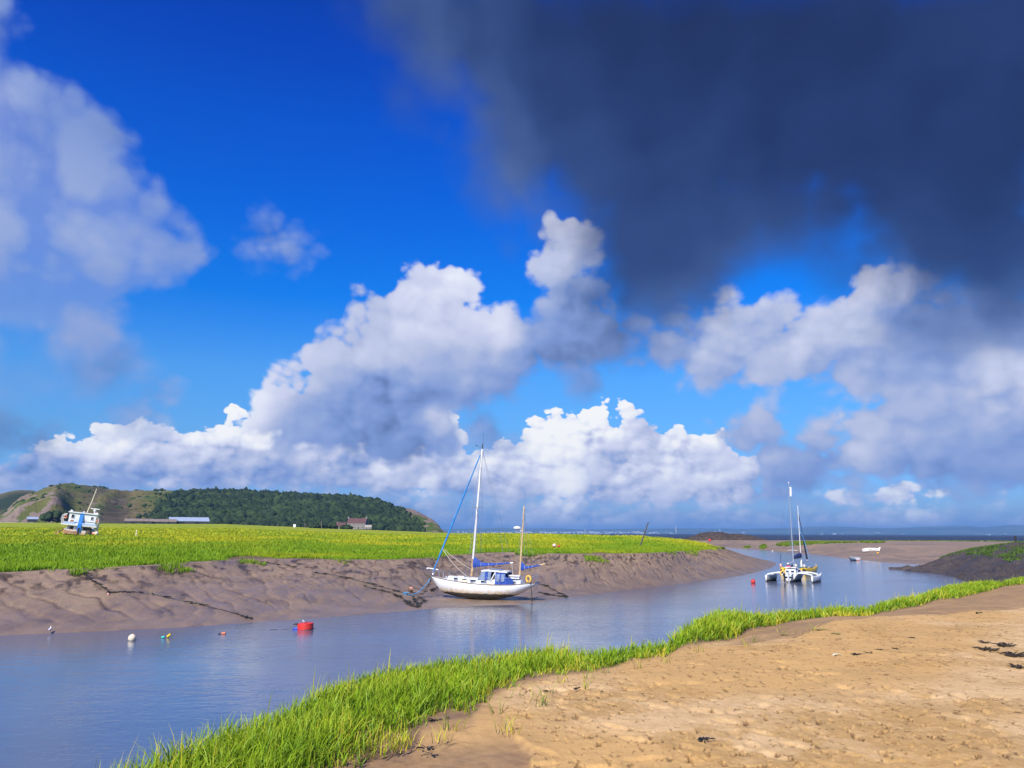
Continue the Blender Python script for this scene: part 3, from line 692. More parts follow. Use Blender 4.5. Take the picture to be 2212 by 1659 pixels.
# ------------------------------------------------------------------ mesh building for the smaller things
class MB:
    def __init__(s): s.v = []; s.f = []
    def add(s, vs, fs):
        o = len(s.v); s.v += [tuple(v) for v in vs]; s.f += [tuple(i+o for i in f) for f in fs]; return s
    def box(s, c, size, rot=None, taper=1.0, bev=.12):
        """box with chamfered edges; taper scales the top"""
        hx, hy, hz = (q/2 for q in size); b = min(hx, hy, hz)*bev*2
        lv = []
        for (z, k, inset) in ((-hz, 1, b), (-hz+b, 1, 0), (hz-b, taper, 0), (hz, taper, b)):
            X, Y = hx*k-inset, hy*k-inset; B = b if inset == 0 else 0
            if inset == 0: ring = [(-X+b, -Y), (X-b, -Y), (X, -Y+b), (X, Y-b), (X-b, Y), (-X+b, Y), (-X, Y-b), (-X, -Y+b)]
            else: ring = [(-X+b*.2, -Y), (X-b*.2, -Y), (X, -Y+b*.2), (X, Y-b*.2), (X-b*.2, Y), (-X+b*.2, Y), (-X, Y-b*.2), (-X, -Y+b*.2)]
            lv += [(x, y, z) for x, y in ring]
        fs = [tuple(range(7, -1, -1)), tuple(range(24, 32))]
        for r in range(3):
            for k in range(8): fs.append((r*8+k, r*8+(k+1) % 8, r*8+8+(k+1) % 8, r*8+8+k))
        M_ = Matrix.Translation(c) @ (rot.to_4x4() if rot is not None else Matrix.Identity(4))
        return s.add([M_ @ Vector(v) for v in lv], fs)
    def tube(s, pts, rad, n=8, cap=True):
        pts = [Vector(p) for p in pts]
        if not hasattr(rad, '__len__'): rad = [rad]*len(pts)
        vs = []; ref = None
        for i, p in enumerate(pts):
            d = (pts[min(i+1, len(pts)-1)]-pts[max(i-1, 0)]).normalized()
            if ref is None: ref = Vector((0, 0, 1)) if abs(d.z) < .9 else Vector((1, 0, 0))
            a = d.cross(ref).normalized(); b = a.cross(d).normalized(); ref = b
            for k in range(n):
                t = 2*math.pi*k/n; vs.append(p+(a*math.cos(t)+b*math.sin(t))*rad[i])
        fs = []
        for i in range(len(pts)-1):
            for k in range(n): fs.append((i*n+k, i*n+(k+1) % n, (i+1)*n+(k+1) % n, (i+1)*n+k))
        if cap: fs += [tuple(range(n-1, -1, -1)), tuple((len(pts)-1)*n+k for k in range(n))]
        return s.add(vs, fs)
    def lathe(s, prof, n=20, c=(0, 0, 0), rot=None):
        vs = []; M_ = Matrix.Translation(c) @ (rot.to_4x4() if rot is not None else Matrix.Identity(4))
        for r, z in prof:
            for k in range(n): t = 2*math.pi*k/n; vs.append(M_ @ Vector((r*math.cos(t), r*math.sin(t), z)))
        fs = []
        for i in range(len(prof)-1):
            for k in range(n): fs.append((i*n+k, i*n+(k+1) % n, (i+1)*n+(k+1) % n, (i+1)*n+k))
        fs += [tuple(range(n-1, -1, -1)), tuple((len(prof)-1)*n+k for k in range(n))]
        return s.add(vs, fs)
    def sphere(s, c, r, sc=(1, 1, 1), nu=20, nv=12):
        vs = [Vector((c[0]+r*sc[0]*math.sin(math.pi*j/nv)*math.cos(2*math.pi*i/nu), c[1]+r*sc[1]*math.sin(math.pi*j/nv)*math.sin(2*math.pi*i/nu), c[2]+r*sc[2]*math.cos(math.pi*j/nv))) for j in range(nv+1) for i in range(nu)]
        fs = [(j*nu+i, j*nu+(i+1) % nu, (j+1)*nu+(i+1) % nu, (j+1)*nu+i) for j in range(nv) for i in range(nu)]
        fs = [f[::-1] for f in fs]
        return s.add(vs, fs)
    def loft(s, rings, close=True, cap=True):
        n = len(rings[0]); vs = [v for r in rings for v in r]; fs = []
        for i in range(len(rings)-1):
            for k in range(n if close else n-1): fs.append((i*n+k, i*n+(k+1) % n, (i+1)*n+(k+1) % n, (i+1)*n+k))
        if cap: fs += [tuple(range(n-1, -1, -1)), tuple((len(rings)-1)*n+k for k in range(n))]
        return s.add(vs, fs)
    def slab(s, pts, thick, axis=(0, 0, 1)):
        """flat polygon (ordered 3-D points) given a thickness along axis"""
        a = Vector(axis)*thick; n = len(pts); p = [Vector(q) for q in pts]
        return s.add(p+[q+a for q in p], [tuple(range(n-1, -1, -1)), tuple(range(n, 2*n))]+[(k, (k+1) % n, n+(k+1) % n, n+k) for k in range(n)])
    def build(s, name, mat, parent=None, smooth=False, auto=True):
        me = bpy.data.meshes.new(name); me.from_pydata([tuple(v) for v in s.v], [], s.f)
        bm = bmesh.new(); bm.from_mesh(me); bmesh.ops.remove_doubles(bm, verts=bm.verts, dist=1e-5)
        bmesh.ops.recalc_face_normals(bm, faces=bm.faces)
        if smooth:
            for f in bm.faces: f.smooth = True
            for e in bm.edges:
                if len(e.link_faces) == 2 and e.calc_face_angle(0) > .75: e.smooth = False
        bm.to_mesh(me); bm.free()
        return make_obj(name, me, mat, parent)
def rx(a): return Matrix.Rotation(a, 3, 'X')
def ry(a): return Matrix.Rotation(a, 3, 'Y')
def rz(a): return Matrix.Rotation(a, 3, 'Z')
# ------------------------------------------------------------------ grass
def grass_mat(name, base, mid, tip, dry, pv=.3):
    m, b, out = new_mat(name)
    h = attr('h'); rn = attr('rnd'); p = geopos()
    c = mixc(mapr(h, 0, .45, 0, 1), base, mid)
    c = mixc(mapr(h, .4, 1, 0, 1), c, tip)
    patch = noise(p, .9, 4, .6)
    c = mixc(mapr(math_('ADD', rn, mapr(patch, .35, .65, -pv, pv)), .5, 1.05, 0, 1), c, dry)
    c = mixc(mapr(math_('ADD', math_('FRACT', math_('MULTIPLY', rn, 7.3)), mapr(patch, .35, .65, .3, -.3)), .5, 1.1, 0, .65), c, tuple(v*.45 for v in mid))
    setp(b, col=c, rough=.55, spec=.3)
    tr = node('ShaderNodeBsdfTranslucent'); link(c, tr.inputs[0])
    mx = node('ShaderNodeMixShader'); mx.inputs[0].default_value = .22
    link(b.outputs[0], mx.inputs[1]); link(tr.outputs[0], mx.inputs[2]); link(mx.outputs[0], out.inputs[0])
    return m
def blades(P, H, W, lean, az, rnd, seg=3, curl=1.0):
    """P (n,3) roots, H heights, W widths, lean 0..1, az lean direction; flat tapered blades"""
    n = len(P)
    face = RNG.uniform(0, 2*math.pi, n)
    sx, sy = np.cos(face), np.sin(face)
    lx, ly = np.cos(az), np.sin(az)
    V = np.empty((n, 2*seg+1, 3)); hh = np.empty((n, 2*seg+1)); 
    for k in range(seg+1):
        f = k/seg
        off = H*lean*(.35*f+.65*f**2.2*curl); up = H*(f-.35*lean*f**3)
        cx, cy, cz = P[:, 0]+lx*off, P[:, 1]+ly*off, P[:, 2]+up
        if k < seg:
            w = W*(1-.55*f)*.5
            V[:, 2*k] = np.stack([cx-sx*w, cy-sy*w, cz], 1); V[:, 2*k+1] = np.stack([cx+sx*w, cy+sy*w, cz], 1)
            hh[:, 2*k:2*k+2] = f
        else:
            V[:, 2*k] = np.stack([cx, cy, cz], 1); hh[:, 2*k] = 1
    fc = []
    for k in range(seg-1):
        a = 2*k; fc += [(a, a+1, a+3), (a, a+3, a+2)]
    a = 2*(seg-1); fc.append((a, a+1, a+2))
    F = (np.arange(n)[:, None, None]*(2*seg+1)+np.array(fc)[None]).reshape(-1, 3)
    return V.reshape(-1, 3), F, hh.ravel(), np.repeat(rnd, 2*seg+1)
def grass_obj(name, parts, mat, label):
    V, F, H, Rn = [], [], [], []; o = 0
    for v, f, h, r in parts:
        V.append(v); F.append(f+o); H.append(h); Rn.append(r); o += len(v)
    me = np_mesh(name, np.concatenate(V), np.concatenate(F), {'h': np.concatenate(H), 'rnd': np.concatenate(Rn)})
    return tag(make_obj(name, me, mat), label, 'grass', kind='stuff')
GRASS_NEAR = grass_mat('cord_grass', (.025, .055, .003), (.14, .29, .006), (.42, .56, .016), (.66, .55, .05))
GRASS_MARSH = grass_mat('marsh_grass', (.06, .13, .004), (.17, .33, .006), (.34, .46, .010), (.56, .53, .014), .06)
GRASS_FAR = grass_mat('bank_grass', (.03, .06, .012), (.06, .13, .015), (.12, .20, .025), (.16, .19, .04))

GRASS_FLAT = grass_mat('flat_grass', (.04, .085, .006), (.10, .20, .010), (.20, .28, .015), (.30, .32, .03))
def near_grass():
    n = 340000
    a = RNG.uniform(R(-40), R(42), n); u = RNG.random(n)
    ri, ro = r_in(a), r_out(a)
    r = ri-.35+(ro+.75-ri)*u
    # thin out by area so that density per square metre is even, then more sparsely far away
    dens = 900*np.clip(11/r, .35, 1.5)
    area_w = r*(ro+1.1-ri)*(R(82)/n)
    keep = RNG.random(n) < dens*area_w
    a, r, ri, ro = a[keep], r[keep], ri[keep], ro[keep]
    x, y = np.sin(a)*r, np.cos(a)*r
    cl = fbm(x*2.4, y*2.4, 3, 15); big = fbm(x*.55, y*.55, 3, 25)
    inner = (r-ri)+.45*cl+.30*big
    keep = (inner > RNG.uniform(-.22, .22, len(r))) & (cl+.6*ss(0, .5, r-ri) > -.42)
    a, r, ri, ro, x, y, cl, big = (q[keep] for q in (a, r, ri, ro, x, y, cl, big))
    z = near_z(a, r)-.02
    H = (.265+.13*big+.07*cl)*RNG.uniform(.55, 1.25, len(r))*(1-.45*(1-ss(0, .6, r-ri)))
    H *= np.interp(a, [R(-30), az_px(560), az_px(660), az_px(760), az_px(840), R(42)], [1.0, .82, .8, 1.25, 1.1, 1.0])
    W = RNG.uniform(.007, .015, len(r))*np.clip(r/8, .9, 2.6)
    rnd = RNG.random(len(r))*.75+.30*(1-ss(0, .5, r-ri))
    P1 = blades(np.stack([x, y, z], 1), H, W, np.clip(RNG.normal(.48, .26, len(r)), .05, 1.1), RNG.normal(.3, 1.7, len(r)), rnd)
    # tall flowering stalks
    k = RNG.random(len(r)) < .022
    ks = np.where(k)[0]
    P2 = blades(np.stack([x, y, z], 1)[ks], H[ks]*RNG.uniform(.8, 1.6, len(ks))+.05, W[ks]*.8, RNG.uniform(.05, .35, len(ks)), RNG.normal(.3, 1, len(ks)), np.full(len(ks), .93), 3)
    # loose sprigs out on the sand
    sx, sy, sz, sh = [], [], [], []
    pr = np.random.default_rng(3)
    for px, py in [(402, 752), (437, 741), (455, 728), (520, 695), (533, 700), (548, 706), (590, 680), (610, 672), (580, 690), (500, 712), (560, 684), (546, 690), (640, 668), (660, 662), (505, 735), (512, 728), (740, 649), (700, 655), (760, 640), (800, 632), (812, 633), (784, 634), (648, 662), (628, 662)]:
        c = sand_at(px+pr.uniform(-6, 6), py+pr.uniform(-3, 3))
        for k in range(pr.integers(4, 14)):
            sx.append(c.x+pr.normal(0, .05)); sy.append(c.y+pr.normal(0, .05)); sz.append(SAND_Z-.01); sh.append(pr.uniform(.08, .24))
    P3 = blades(np.stack([sx, sy, sz], 1), np.array(sh), np.full(len(sx), .008), RNG.uniform(.3, 1, len(sx)), RNG.uniform(0, 6.3, len(sx)), RNG.uniform(.2, 1.1, len(sx)))
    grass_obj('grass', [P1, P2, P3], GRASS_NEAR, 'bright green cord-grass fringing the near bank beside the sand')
near_grass()

def marsh_grass():
    parts = []
    waz = np.arctan2(PAIR[:, 0], PAIR[:, 1]); wr = np.hypot(PAIR[:, 0], PAIR[:, 1]); km = int(np.argmax(waz))
    def w_r(az): return np.interp(az, waz[:km+1], wr[:km+1])
    for (r0, r1, per, hs, ws, seg) in ((-9, 14, 24, 1.0, .05, 2), (14, 60, 9, 1.05, .075, 2), (60, 150, 2.6, 1.1, .13, 2), (150, 330, .55, 1.2, .26, 2)):
        n = 340000
        a = RNG.uniform(az_px(-60), AZT, n); rE = edge_r(a)
        r = rE+r0+(r1-r0)*RNG.random(n)
        keep = (RNG.random(n) < per*r*(r1-r0)*(AZT-az_px(-60))/n) & (r < far_R(a)-1)
        a, r, rE = a[keep], r[keep], rE[keep]
        x, y = np.sin(a)*r, np.cos(a)*r
        cl = fbm(x*.5, y*.5, 3, 35); big = fbm(x*.10, y*.10, 3, 36)
        if r0 < 0:
            k2 = (r-rE)+edge_lobes(x, y) > RNG.uniform(-.4, .4, len(r)); a, r, rE, x, y, cl, big = (q[k2] for q in (a, r, rE, x, y, cl, big))
        z = np.where(r > rE, marsh_z(a, r), edge_z(a)*(1-(rE-r)/np.maximum(rE-w_r(a), 6)*1.05))-.03
        m = len(r)
        # a tuft = three blades
        X = np.repeat(x, 3)+RNG.normal(0, ws*1.1, 3*m); Y = np.repeat(y, 3)+RNG.normal(0, ws*1.1, 3*m); Z = np.repeat(z, 3)
        H = np.repeat((.36+.26*cl+.34*fbm(x*.22, y*.22, 2, 39)+.10*big)*hs, 3)*RNG.uniform(.6, 1.3, 3*m)
        H = np.clip(H, .08, 1)
        rn = np.repeat(RNG.random(m)*.22+.10+.62*ss(62, 190, r)+.75*fbm(x*.06, y*.025, 3, 38)+.25*big, 3)
        parts.append(blades(np.stack([X, Y, Z], 1), H, RNG.uniform(.7, 1.3, 3*m)*ws*1.3, np.clip(RNG.normal(.35, .25, 3*m), 0, 1), RNG.uniform(0, 6.3, 3*m), np.clip(rn, 0, 1.2), seg))
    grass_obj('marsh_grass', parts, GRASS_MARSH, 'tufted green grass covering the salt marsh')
marsh_grass()

def bank_grass():
    parts = []
    n = 95000
    px = RNG.uniform(938, 1330, n); a = np.array([az_px(v) for v in np.linspace(900, 1340, 200)]); a = np.interp(px, np.linspace(900, 1340, 200), a)
    w, c = np.interp(a, rb_az, rb_w), np.interp(a, rb_az, rb_c)
    lo = np.interp(px, [938, 960, 990, 1024, 1300], [1.0, .86, .70, .62, .55])
    f = RNG.uniform(.5, 1.5, n); r = w+(c-w)*f
    x, y = np.sin(a)*r, np.cos(a)*r
    k = (f+.16*fbm(x*.12, y*.12, 3, 5) > lo)
    a, r, x, y = a[k], r[k], x[k], y[k]
    z = right_z(a, r)-.1
    m = len(r)
    parts.append(blades(np.stack([x, y, z], 1), RNG.uniform(.15, .42, m), RNG.uniform(.12, .32, m), RNG.uniform(0, .8, m), RNG.uniform(0, 6.3, m), RNG.random(m)*.9, 2))
    grass_obj('bank_grass', parts, GRASS_FAR, 'dark green grass on the crest of the dark right-hand mud bank')
    parts = []
    for (x0, x1, r0, r1, cnt, hh) in ((776, 856, 318, 372, 16000, .7), (759, 766, 330, 362, 500, .8), (743, 750, 350, 372, 500, .6), (858, 884, 335, 385, 2600, .8), (884, 1030, 430, 520, 5000, .7), (870, 1030, 520, 600, 2500, .8), (707, 723, 160, 168, 700, .5)):
        p = RNG.uniform(x0, x1, cnt); a = np.interp(p, np.linspace(680, 1100, 300), np.array([az_px(v) for v in np.linspace(680, 1100, 300)]))
        t = RNG.random(cnt); mid = (p-x0)/(x1-x0)
        r = r0+(r1-r0)*(.55+(t-.5)*np.sin(np.pi*np.clip(mid, .02, .98))**.6)
        x, y = np.sin(a)*r, np.cos(a)*r
        k = fbm(x*.06, y*.06, 3, 52) > -.25
        a, r, x, y = a[k], r[k], x[k], y[k]; m = len(r)
        z = (flat_z(a, r) if r0 > 200 else marsh_z(a, r))
        parts.append(blades(np.stack([x, y, z], 1), RNG.uniform(.4, 1.0, m)*hh, RNG.uniform(.4, .9, m), RNG.uniform(0, .8, m), RNG.uniform(0, 6.3, m), RNG.random(m)*.9, 2))
    grass_obj('flat_grass', parts, GRASS_FLAT, 'low strips of green grass on the far mud flat')
bank_grass()

# ------------------------------------------------------------------ headland
HILL_S = [(-90, 500), (-40, 508), (0, 516), (3, 515), (12, 506), (20.4, 497.9), (30, 494.5), (39.7, 491.8), (49, 487.7), (57, 486), (66, 485), (76, 485.7), (88.5, 487.2), (102, 488.2), (111, 490.8), (120, 493.3), (130, 493.6), (136, 491.8), (153, 492.1), (173, 492.6), (193, 493.2), (225, 493.4), (249, 494), (272, 495.7), (298, 496.8), (330, 498), (353, 499.6), (375, 501.2), (390, 503.6), (394, 506), (409, 509.3), (420, 512.7), (431, 518.3), (438.5, 524.6), (443, 532), (452, 536)]
hs_az = np.array([azel(*p)[0] for p in HILL_S]); hs_el = np.array([azel(*p)[1] for p in HILL_S])
def rng_(px_list, vals, az): return np.interp(az, [az_px(p) for p in px_list], vals)
def hill_base_r(az): return rng_((-100, 60, 120, 330, 443, 452), (960, 950, 980, 960, 1000, 1040), az)
def hill_ridge_r(az): return rng_((-100, 0, 60, 130, 200, 330, 400, 443, 452), (1180, 1180, 1420, 1560, 1520, 1420, 1300, 1130, 1100), az)
def hill_z(az, r):
    rb_, rr_ = hill_base_r(az), hill_ridge_r(az)
    zr = EYE+rr_*np.tan(np.interp(az, hs_az, hs_el)); zb = rng_((-100, 225, 330, 450), (13.5, 13.5, 9.5, 5.0), az)
    f = (r-rb_)/(rr_-rb_)
    fc = np.clip(f, 0, 1)
    cliff = 1-ss(az_px(48), az_px(74), az)
    nose = ss(az_px(385), az_px(415), az)
    p = np.sin(fc*math.pi/2)**1.05
    pc = .42*ss(0, .10, fc)+.58*np.sin(fc*math.pi/2)
    pn_ = .5*ss(.12, .5, fc)+.5*fc**.7
    p = p*(1-cliff)+pc*cliff
    p = p*(1-nose*.7)+pn_*nose*.7
    z = zb+(zr-zb)*p
    z = np.where(f > 1, zr-(f-1)**1.3*(zr-zb)*.9, z)
    return np.where(f < 0, zb+f*10, z), f
def build_hill():
    az = np.linspace(azel(-90, 520)[0], azel(452, 534)[0], 640); n = 190
    f = np.r_[np.linspace(-.06, 0, 4), np.linspace(.006, 1, 150), np.linspace(1.02, 1.9, n-154)]
    b, rr = hill_base_r(az)[:, None], hill_ridge_r(az)[:, None]
    r = b+(rr-b)*f[None]; A = np.broadcast_to(az[:, None], r.shape)
    X, Y = np.sin(A)*r, np.cos(A)*r
    z, ff = hill_z(A, r)
    px = np.interp(az, [az_px(v) for v in np.linspace(-100, 460, 200)], np.linspace(-100, 460, 200))[:, None]+0*r
    env = ss(0, .10, ff)*(1-ss(.86, .98, ff))
    crag = fbm(X*.02, r*.012, 5, 3); g2 = fbm(X*.07, r*.05, 4, 9)
    gul = pn(X*.022+2.0*fbm(X*.008, r*.008, 2, 8), r*.0035, 19)
    z = z+env*(3.5*crag+2.0*g2-3.0*np.exp(-(gul/.16)**2))+.6*fbm(X*.06, Y*.06, 2, 5)*(ff > .8)
    # a spur that runs down from the saddle
    sp = np.exp(-((px-(128-40*(1-ff)))/9)**2)*ss(.0, .25, ff)*(1-ss(.8, 1, ff)); z = z+4*sp
    rock = np.clip((1-ss(40, 72, px))*(.20+1.5*np.maximum(0, .40-ff*1.2)+2.4*g2) + .55*ss(.12, .4, g2+.5*crag)*(1-.6*ss(140, 200, px)) + ss(378, 402, px)*ss(.02, .3, g2+.6*ss(.4, .8, ff)), 0, 1)
    lush = np.clip(.55+1.2*fbm(X*.012, r*.01, 4, 29)-.55*ss(95, 125, px)*(1-ss(128, 150, px)), 0, 1)
    wood = ss(160, 215, px+30*fbm(X*.02, r*.015, 3, 44))*(1-ss(395, 412, px))
    heath = np.clip(ss(70, 95, px)*(1-ss(120, 150, px+20*ff))*.9*(1-sp), 0, 1)
    m, b_, _ = new_mat('headland_turf')
    p = geopos()
    n1 = noise(p, .05, 6, .65); n2 = noise(p, .22, 5, .7)
    c = mixc(attr('lush'), (.20, .155, .055), (.075, .125, .022))
    c = mixc(mapr(n1, .4, .62, 0, .6), c, (.13, .12, .035))
    c = mixc(math_('MULTIPLY', attr('heath'), mapr(n1, .3, .6, .55, 1)), c, (.085, .062, .05))
    rk = mixc(mapr(n2, .3, .7, 0, 1), (.16, .11, .085), (.36, .27, .21))
    c = mixc(mapr(math_('ADD', attr('rock'), mapr(n2, .3, .7, -.3, .3)), .4, .75, 0, 1), c, rk)
    c = mixc(math_('MULTIPLY', attr('wood'), .9), c, (.020, .035, .012))
    c = mixc(mapr(n2, .5, .75, 0, .5), c, (.05, .065, .02))
    setp(b_, col=c, rough=.95, spec=.1, nrm=bump(math_('ADD', n1, n2), 1.0, 2.5))
    me = grid_mesh('headland', X, Y, z, {'rock': rock, 'lush': lush, 'wood': wood, 'heath': heath})
    tag(make_obj('headland', me, m), 'long grassy headland with limestone cliffs and dark woods', kind='structure')
    # second, more distant hill at the left edge
    P = [(-120, 496), (-60, 494), (0, 494.6), (8, 492.3), (15, 491), (23, 490.7), (32, 491.2), (42, 493), (60, 497), (90, 506)]
    a2 = np.linspace(azel(-120, 500)[0], azel(90, 500)[0], 120); e2 = np.interp(a2, [azel(*q)[0] for q in P], [azel(*q)[1] for q in P])
    f2 = np.linspace(0, 2, 60)[None]; r2 = 1560+460*f2; A2 = np.broadcast_to(a2[:, None], (120, 60)); r2 = np.broadcast_to(r2, A2.shape)
    zr = (EYE+2020*np.tan(e2))[:, None]
    z2 = 12+(zr-12)*np.sin(np.clip(f2, 0, 2)*math.pi/2)+2*fbm(np.sin(A2)*r2*.02, r2*.02, 3, 6)
    at = {'rock': 0*z2, 'lush': .4+0*z2, 'heath': .5+0*z2, 'wood': ss(-.1, .25, fbm(np.sin(A2)*r2*.006, r2*.008, 3, 16)-.25*(np.clip(f2, 0, 1)-.5))}
    tag(make_obj('hill', grid_mesh('hill', np.sin(A2)*r2, np.cos(A2)*r2, z2, at), m), 'darker hill beyond the headland at the left edge', kind='structure')
    return m
HILL_M = build_hill()

def ico(sub):
    bm = bmesh.new(); bmesh.ops.create_icosphere(bm, subdivisions=sub, radius=1)
    V = np.array([v.co[:] for v in bm.verts]); F = np.array([[v.index for v in f.verts] for f in bm.faces]); bm.free()
    return V, F
def foliage_mat(name, c0, c1, c2):
    m, b, _ = new_mat(name)
    p = geopos(); rn = attr('rnd')
    n = noise(p, .9, 4, .7)
    c = mixc(rn, c0, c1); c = mixc(mapr(n, .45, .7, 0, .7), c, c2)
    setp(b, col=c, rough=.85, spec=.15, nrm=bump(n, 1.0, .8))
    return m
WOOD = foliage_mat('wood_leaves', (.007, .020, .010), (.042, .068, .020), (.070, .095, .030))
BUSH = foliage_mat('bush_leaves', (.020, .045, .012), (.05, .085, .02), (.08, .12, .03))
def crowns(name, P, Rd, sub, mat, rnd, amp=.42, seed=1):
    V0, F0 = ico(sub); n = len(P); rg = np.random.default_rng(seed)
    # uneven outline: several noisy variants, and turned every which way
    var = []
    for k in range(14):
        d = 1+amp*rg.normal(0, .55, len(V0))
        var.append(V0*d[:, None])
    idx = rg.integers(0, 14, n); ang = rg.uniform(0, 6.3, n)
    B = np.stack(var)[idx]
    c, s = np.cos(ang)[:, None], np.sin(ang)[:, None]
    B = np.stack([B[..., 0]*c-B[..., 1]*s, B[..., 0]*s+B[..., 1]*c, B[..., 2]], -1)
    V = B*Rd[:, None, :]+P[:, None, :]
    F = (np.arange(n)[:, None, None]*len(V0)+F0[None]).reshape(-1, 3)
    return np_mesh(name, V.reshape(-1, 3), F, {'rnd': np.repeat(rnd, len(V0))}, smooth=True)
def build_wood():
    n = 34000
    px = RNG.uniform(130, 424, n); a = np.interp(px, np.linspace(100, 460, 200), [az_px(v) for v in np.linspace(100, 460, 200)])
    f = RNG.uniform(.0, 1.0, n)
    rb_, rr_ = hill_base_r(a), hill_ridge_r(a); r = rb_+(rr_-rb_)*f
    x, y = np.sin(a)*r, np.cos(a)*r
    d = ss(150, 232, px-40*(f-.5)+34*fbm(x*.02, r*.015, 3, 44))*(1-ss(372, 420, px+70*(f-.35)))
    d *= 1-.75*ss(.80, .97, f)*ss(.0, .3, fbm(x*.02, y*.02, 2, 90)+.15)
    d *= 1-.85*ss(.12, .35, fbm(x*.012, r*.014, 3, 91))*(1-ss(200, 240, px))
    k = RNG.random(n) < d
    x, y, a, r, f = x[k], y[k], a[k], r[k], f[k]
    z, _ = hill_z(a, r); m = len(x)
    g = np.clip(.42+1.3*fbm(x*.012, y*.02, 4, 17), 0, 1)
    rad = np.clip(np.exp(RNG.normal(math.log(2.3), .42, m)), 1.0, 6)*(1-.35*ss(.75, 1, f))
    Rd = np.stack([rad*RNG.uniform(.85, 1.2, m), rad*RNG.uniform(.85, 1.2, m), rad*RNG.uniform(.75, 1.25, m)], 1)
    P = np.stack([x, y, z+rad*.2], 1)
    o = make_obj('woodland', crowns('woodland', P, Rd, 1, WOOD, np.clip(g*1.0-.1+RNG.normal(.1, .30, m), 0, 1), .62), WOOD)
    tag(o, 'dark wood clothing the slope of the headland', 'wood', kind='stuff')
    # gorse and scrub dotted over the open slopes
    n = 900
    px = RNG.uniform(-60, 300, n); a = np.interp(px, np.linspace(-100, 460, 200), [az_px(v) for v in np.linspace(-100, 460, 200)]); f = RNG.uniform(.1, 1.0, n)
    rb_, rr_ = hill_base_r(a), hill_ridge_r(a); r = rb_+(rr_-rb_)*f; x, y = np.sin(a)*r, np.cos(a)*r
    k = fbm(x*.015, r*.015, 3, 66) > RNG.uniform(-.1, .4, n)
    x, y, a, r = x[k], y[k], a[k], r[k]; z, _ = hill_z(a, r); m = len(x); rad = RNG.uniform(.9, 2.6, m)
    o = make_obj('scrub', crowns('scrub', np.stack([x, y, z+rad*.3], 1), np.stack([rad*1.3, rad*1.3, rad*.8], 1), 1, BUSH, RNG.random(m)), BUSH)
    tag(o, 'dark scrub dotted over the open slopes of the headland', 'scrub', kind='stuff')
build_wood()
def clump_tree(name, base, w, h, label, cat, group=None, mat=None, n=26, trunk=True, seed=1):
    """a small tree or bush: crown of many leafy clumps round short limbs"""
    rg = np.random.default_rng(seed)
    t = empty(name, base, label=label, cat=cat, group=group)
    th, ph = rg.uniform(0, 6.3, n), np.arccos(rg.uniform(-.25, 1, n)); q = rg.uniform(.55, .9, n)
    P = np.stack([np.cos(th)*np.sin(ph)*w/2*q, np.sin(th)*np.sin(ph)*w/2*q, h*.42+np.cos(ph)*h*.45*q], 1)
    rad = rg.uniform(.16, .28, n)*min(w, h)
    make_obj('crown', crowns('crown', P, np.stack([rad, rad, rad*.85], 1), 1, mat or BUSH, rg.random(n), .5, seed), mat or BUSH, t)
    if trunk:
        b = MB()
        b.tube([(0, 0, -.3), (.05*w, 0, h*.25), (-.03*w, .02*w, h*.5)], [h*.05, h*.04, h*.015], 7)
        for k in range(4):
            a = k*1.6; b.tube([(.02*w, 0, h*.22), (math.cos(a)*w*.2, math.sin(a)*w*.2, h*.45)], [h*.025, h*.01], 5)
        b.build('trunk', paint('bark', (.09, .06, .04), .9), t)
    return t

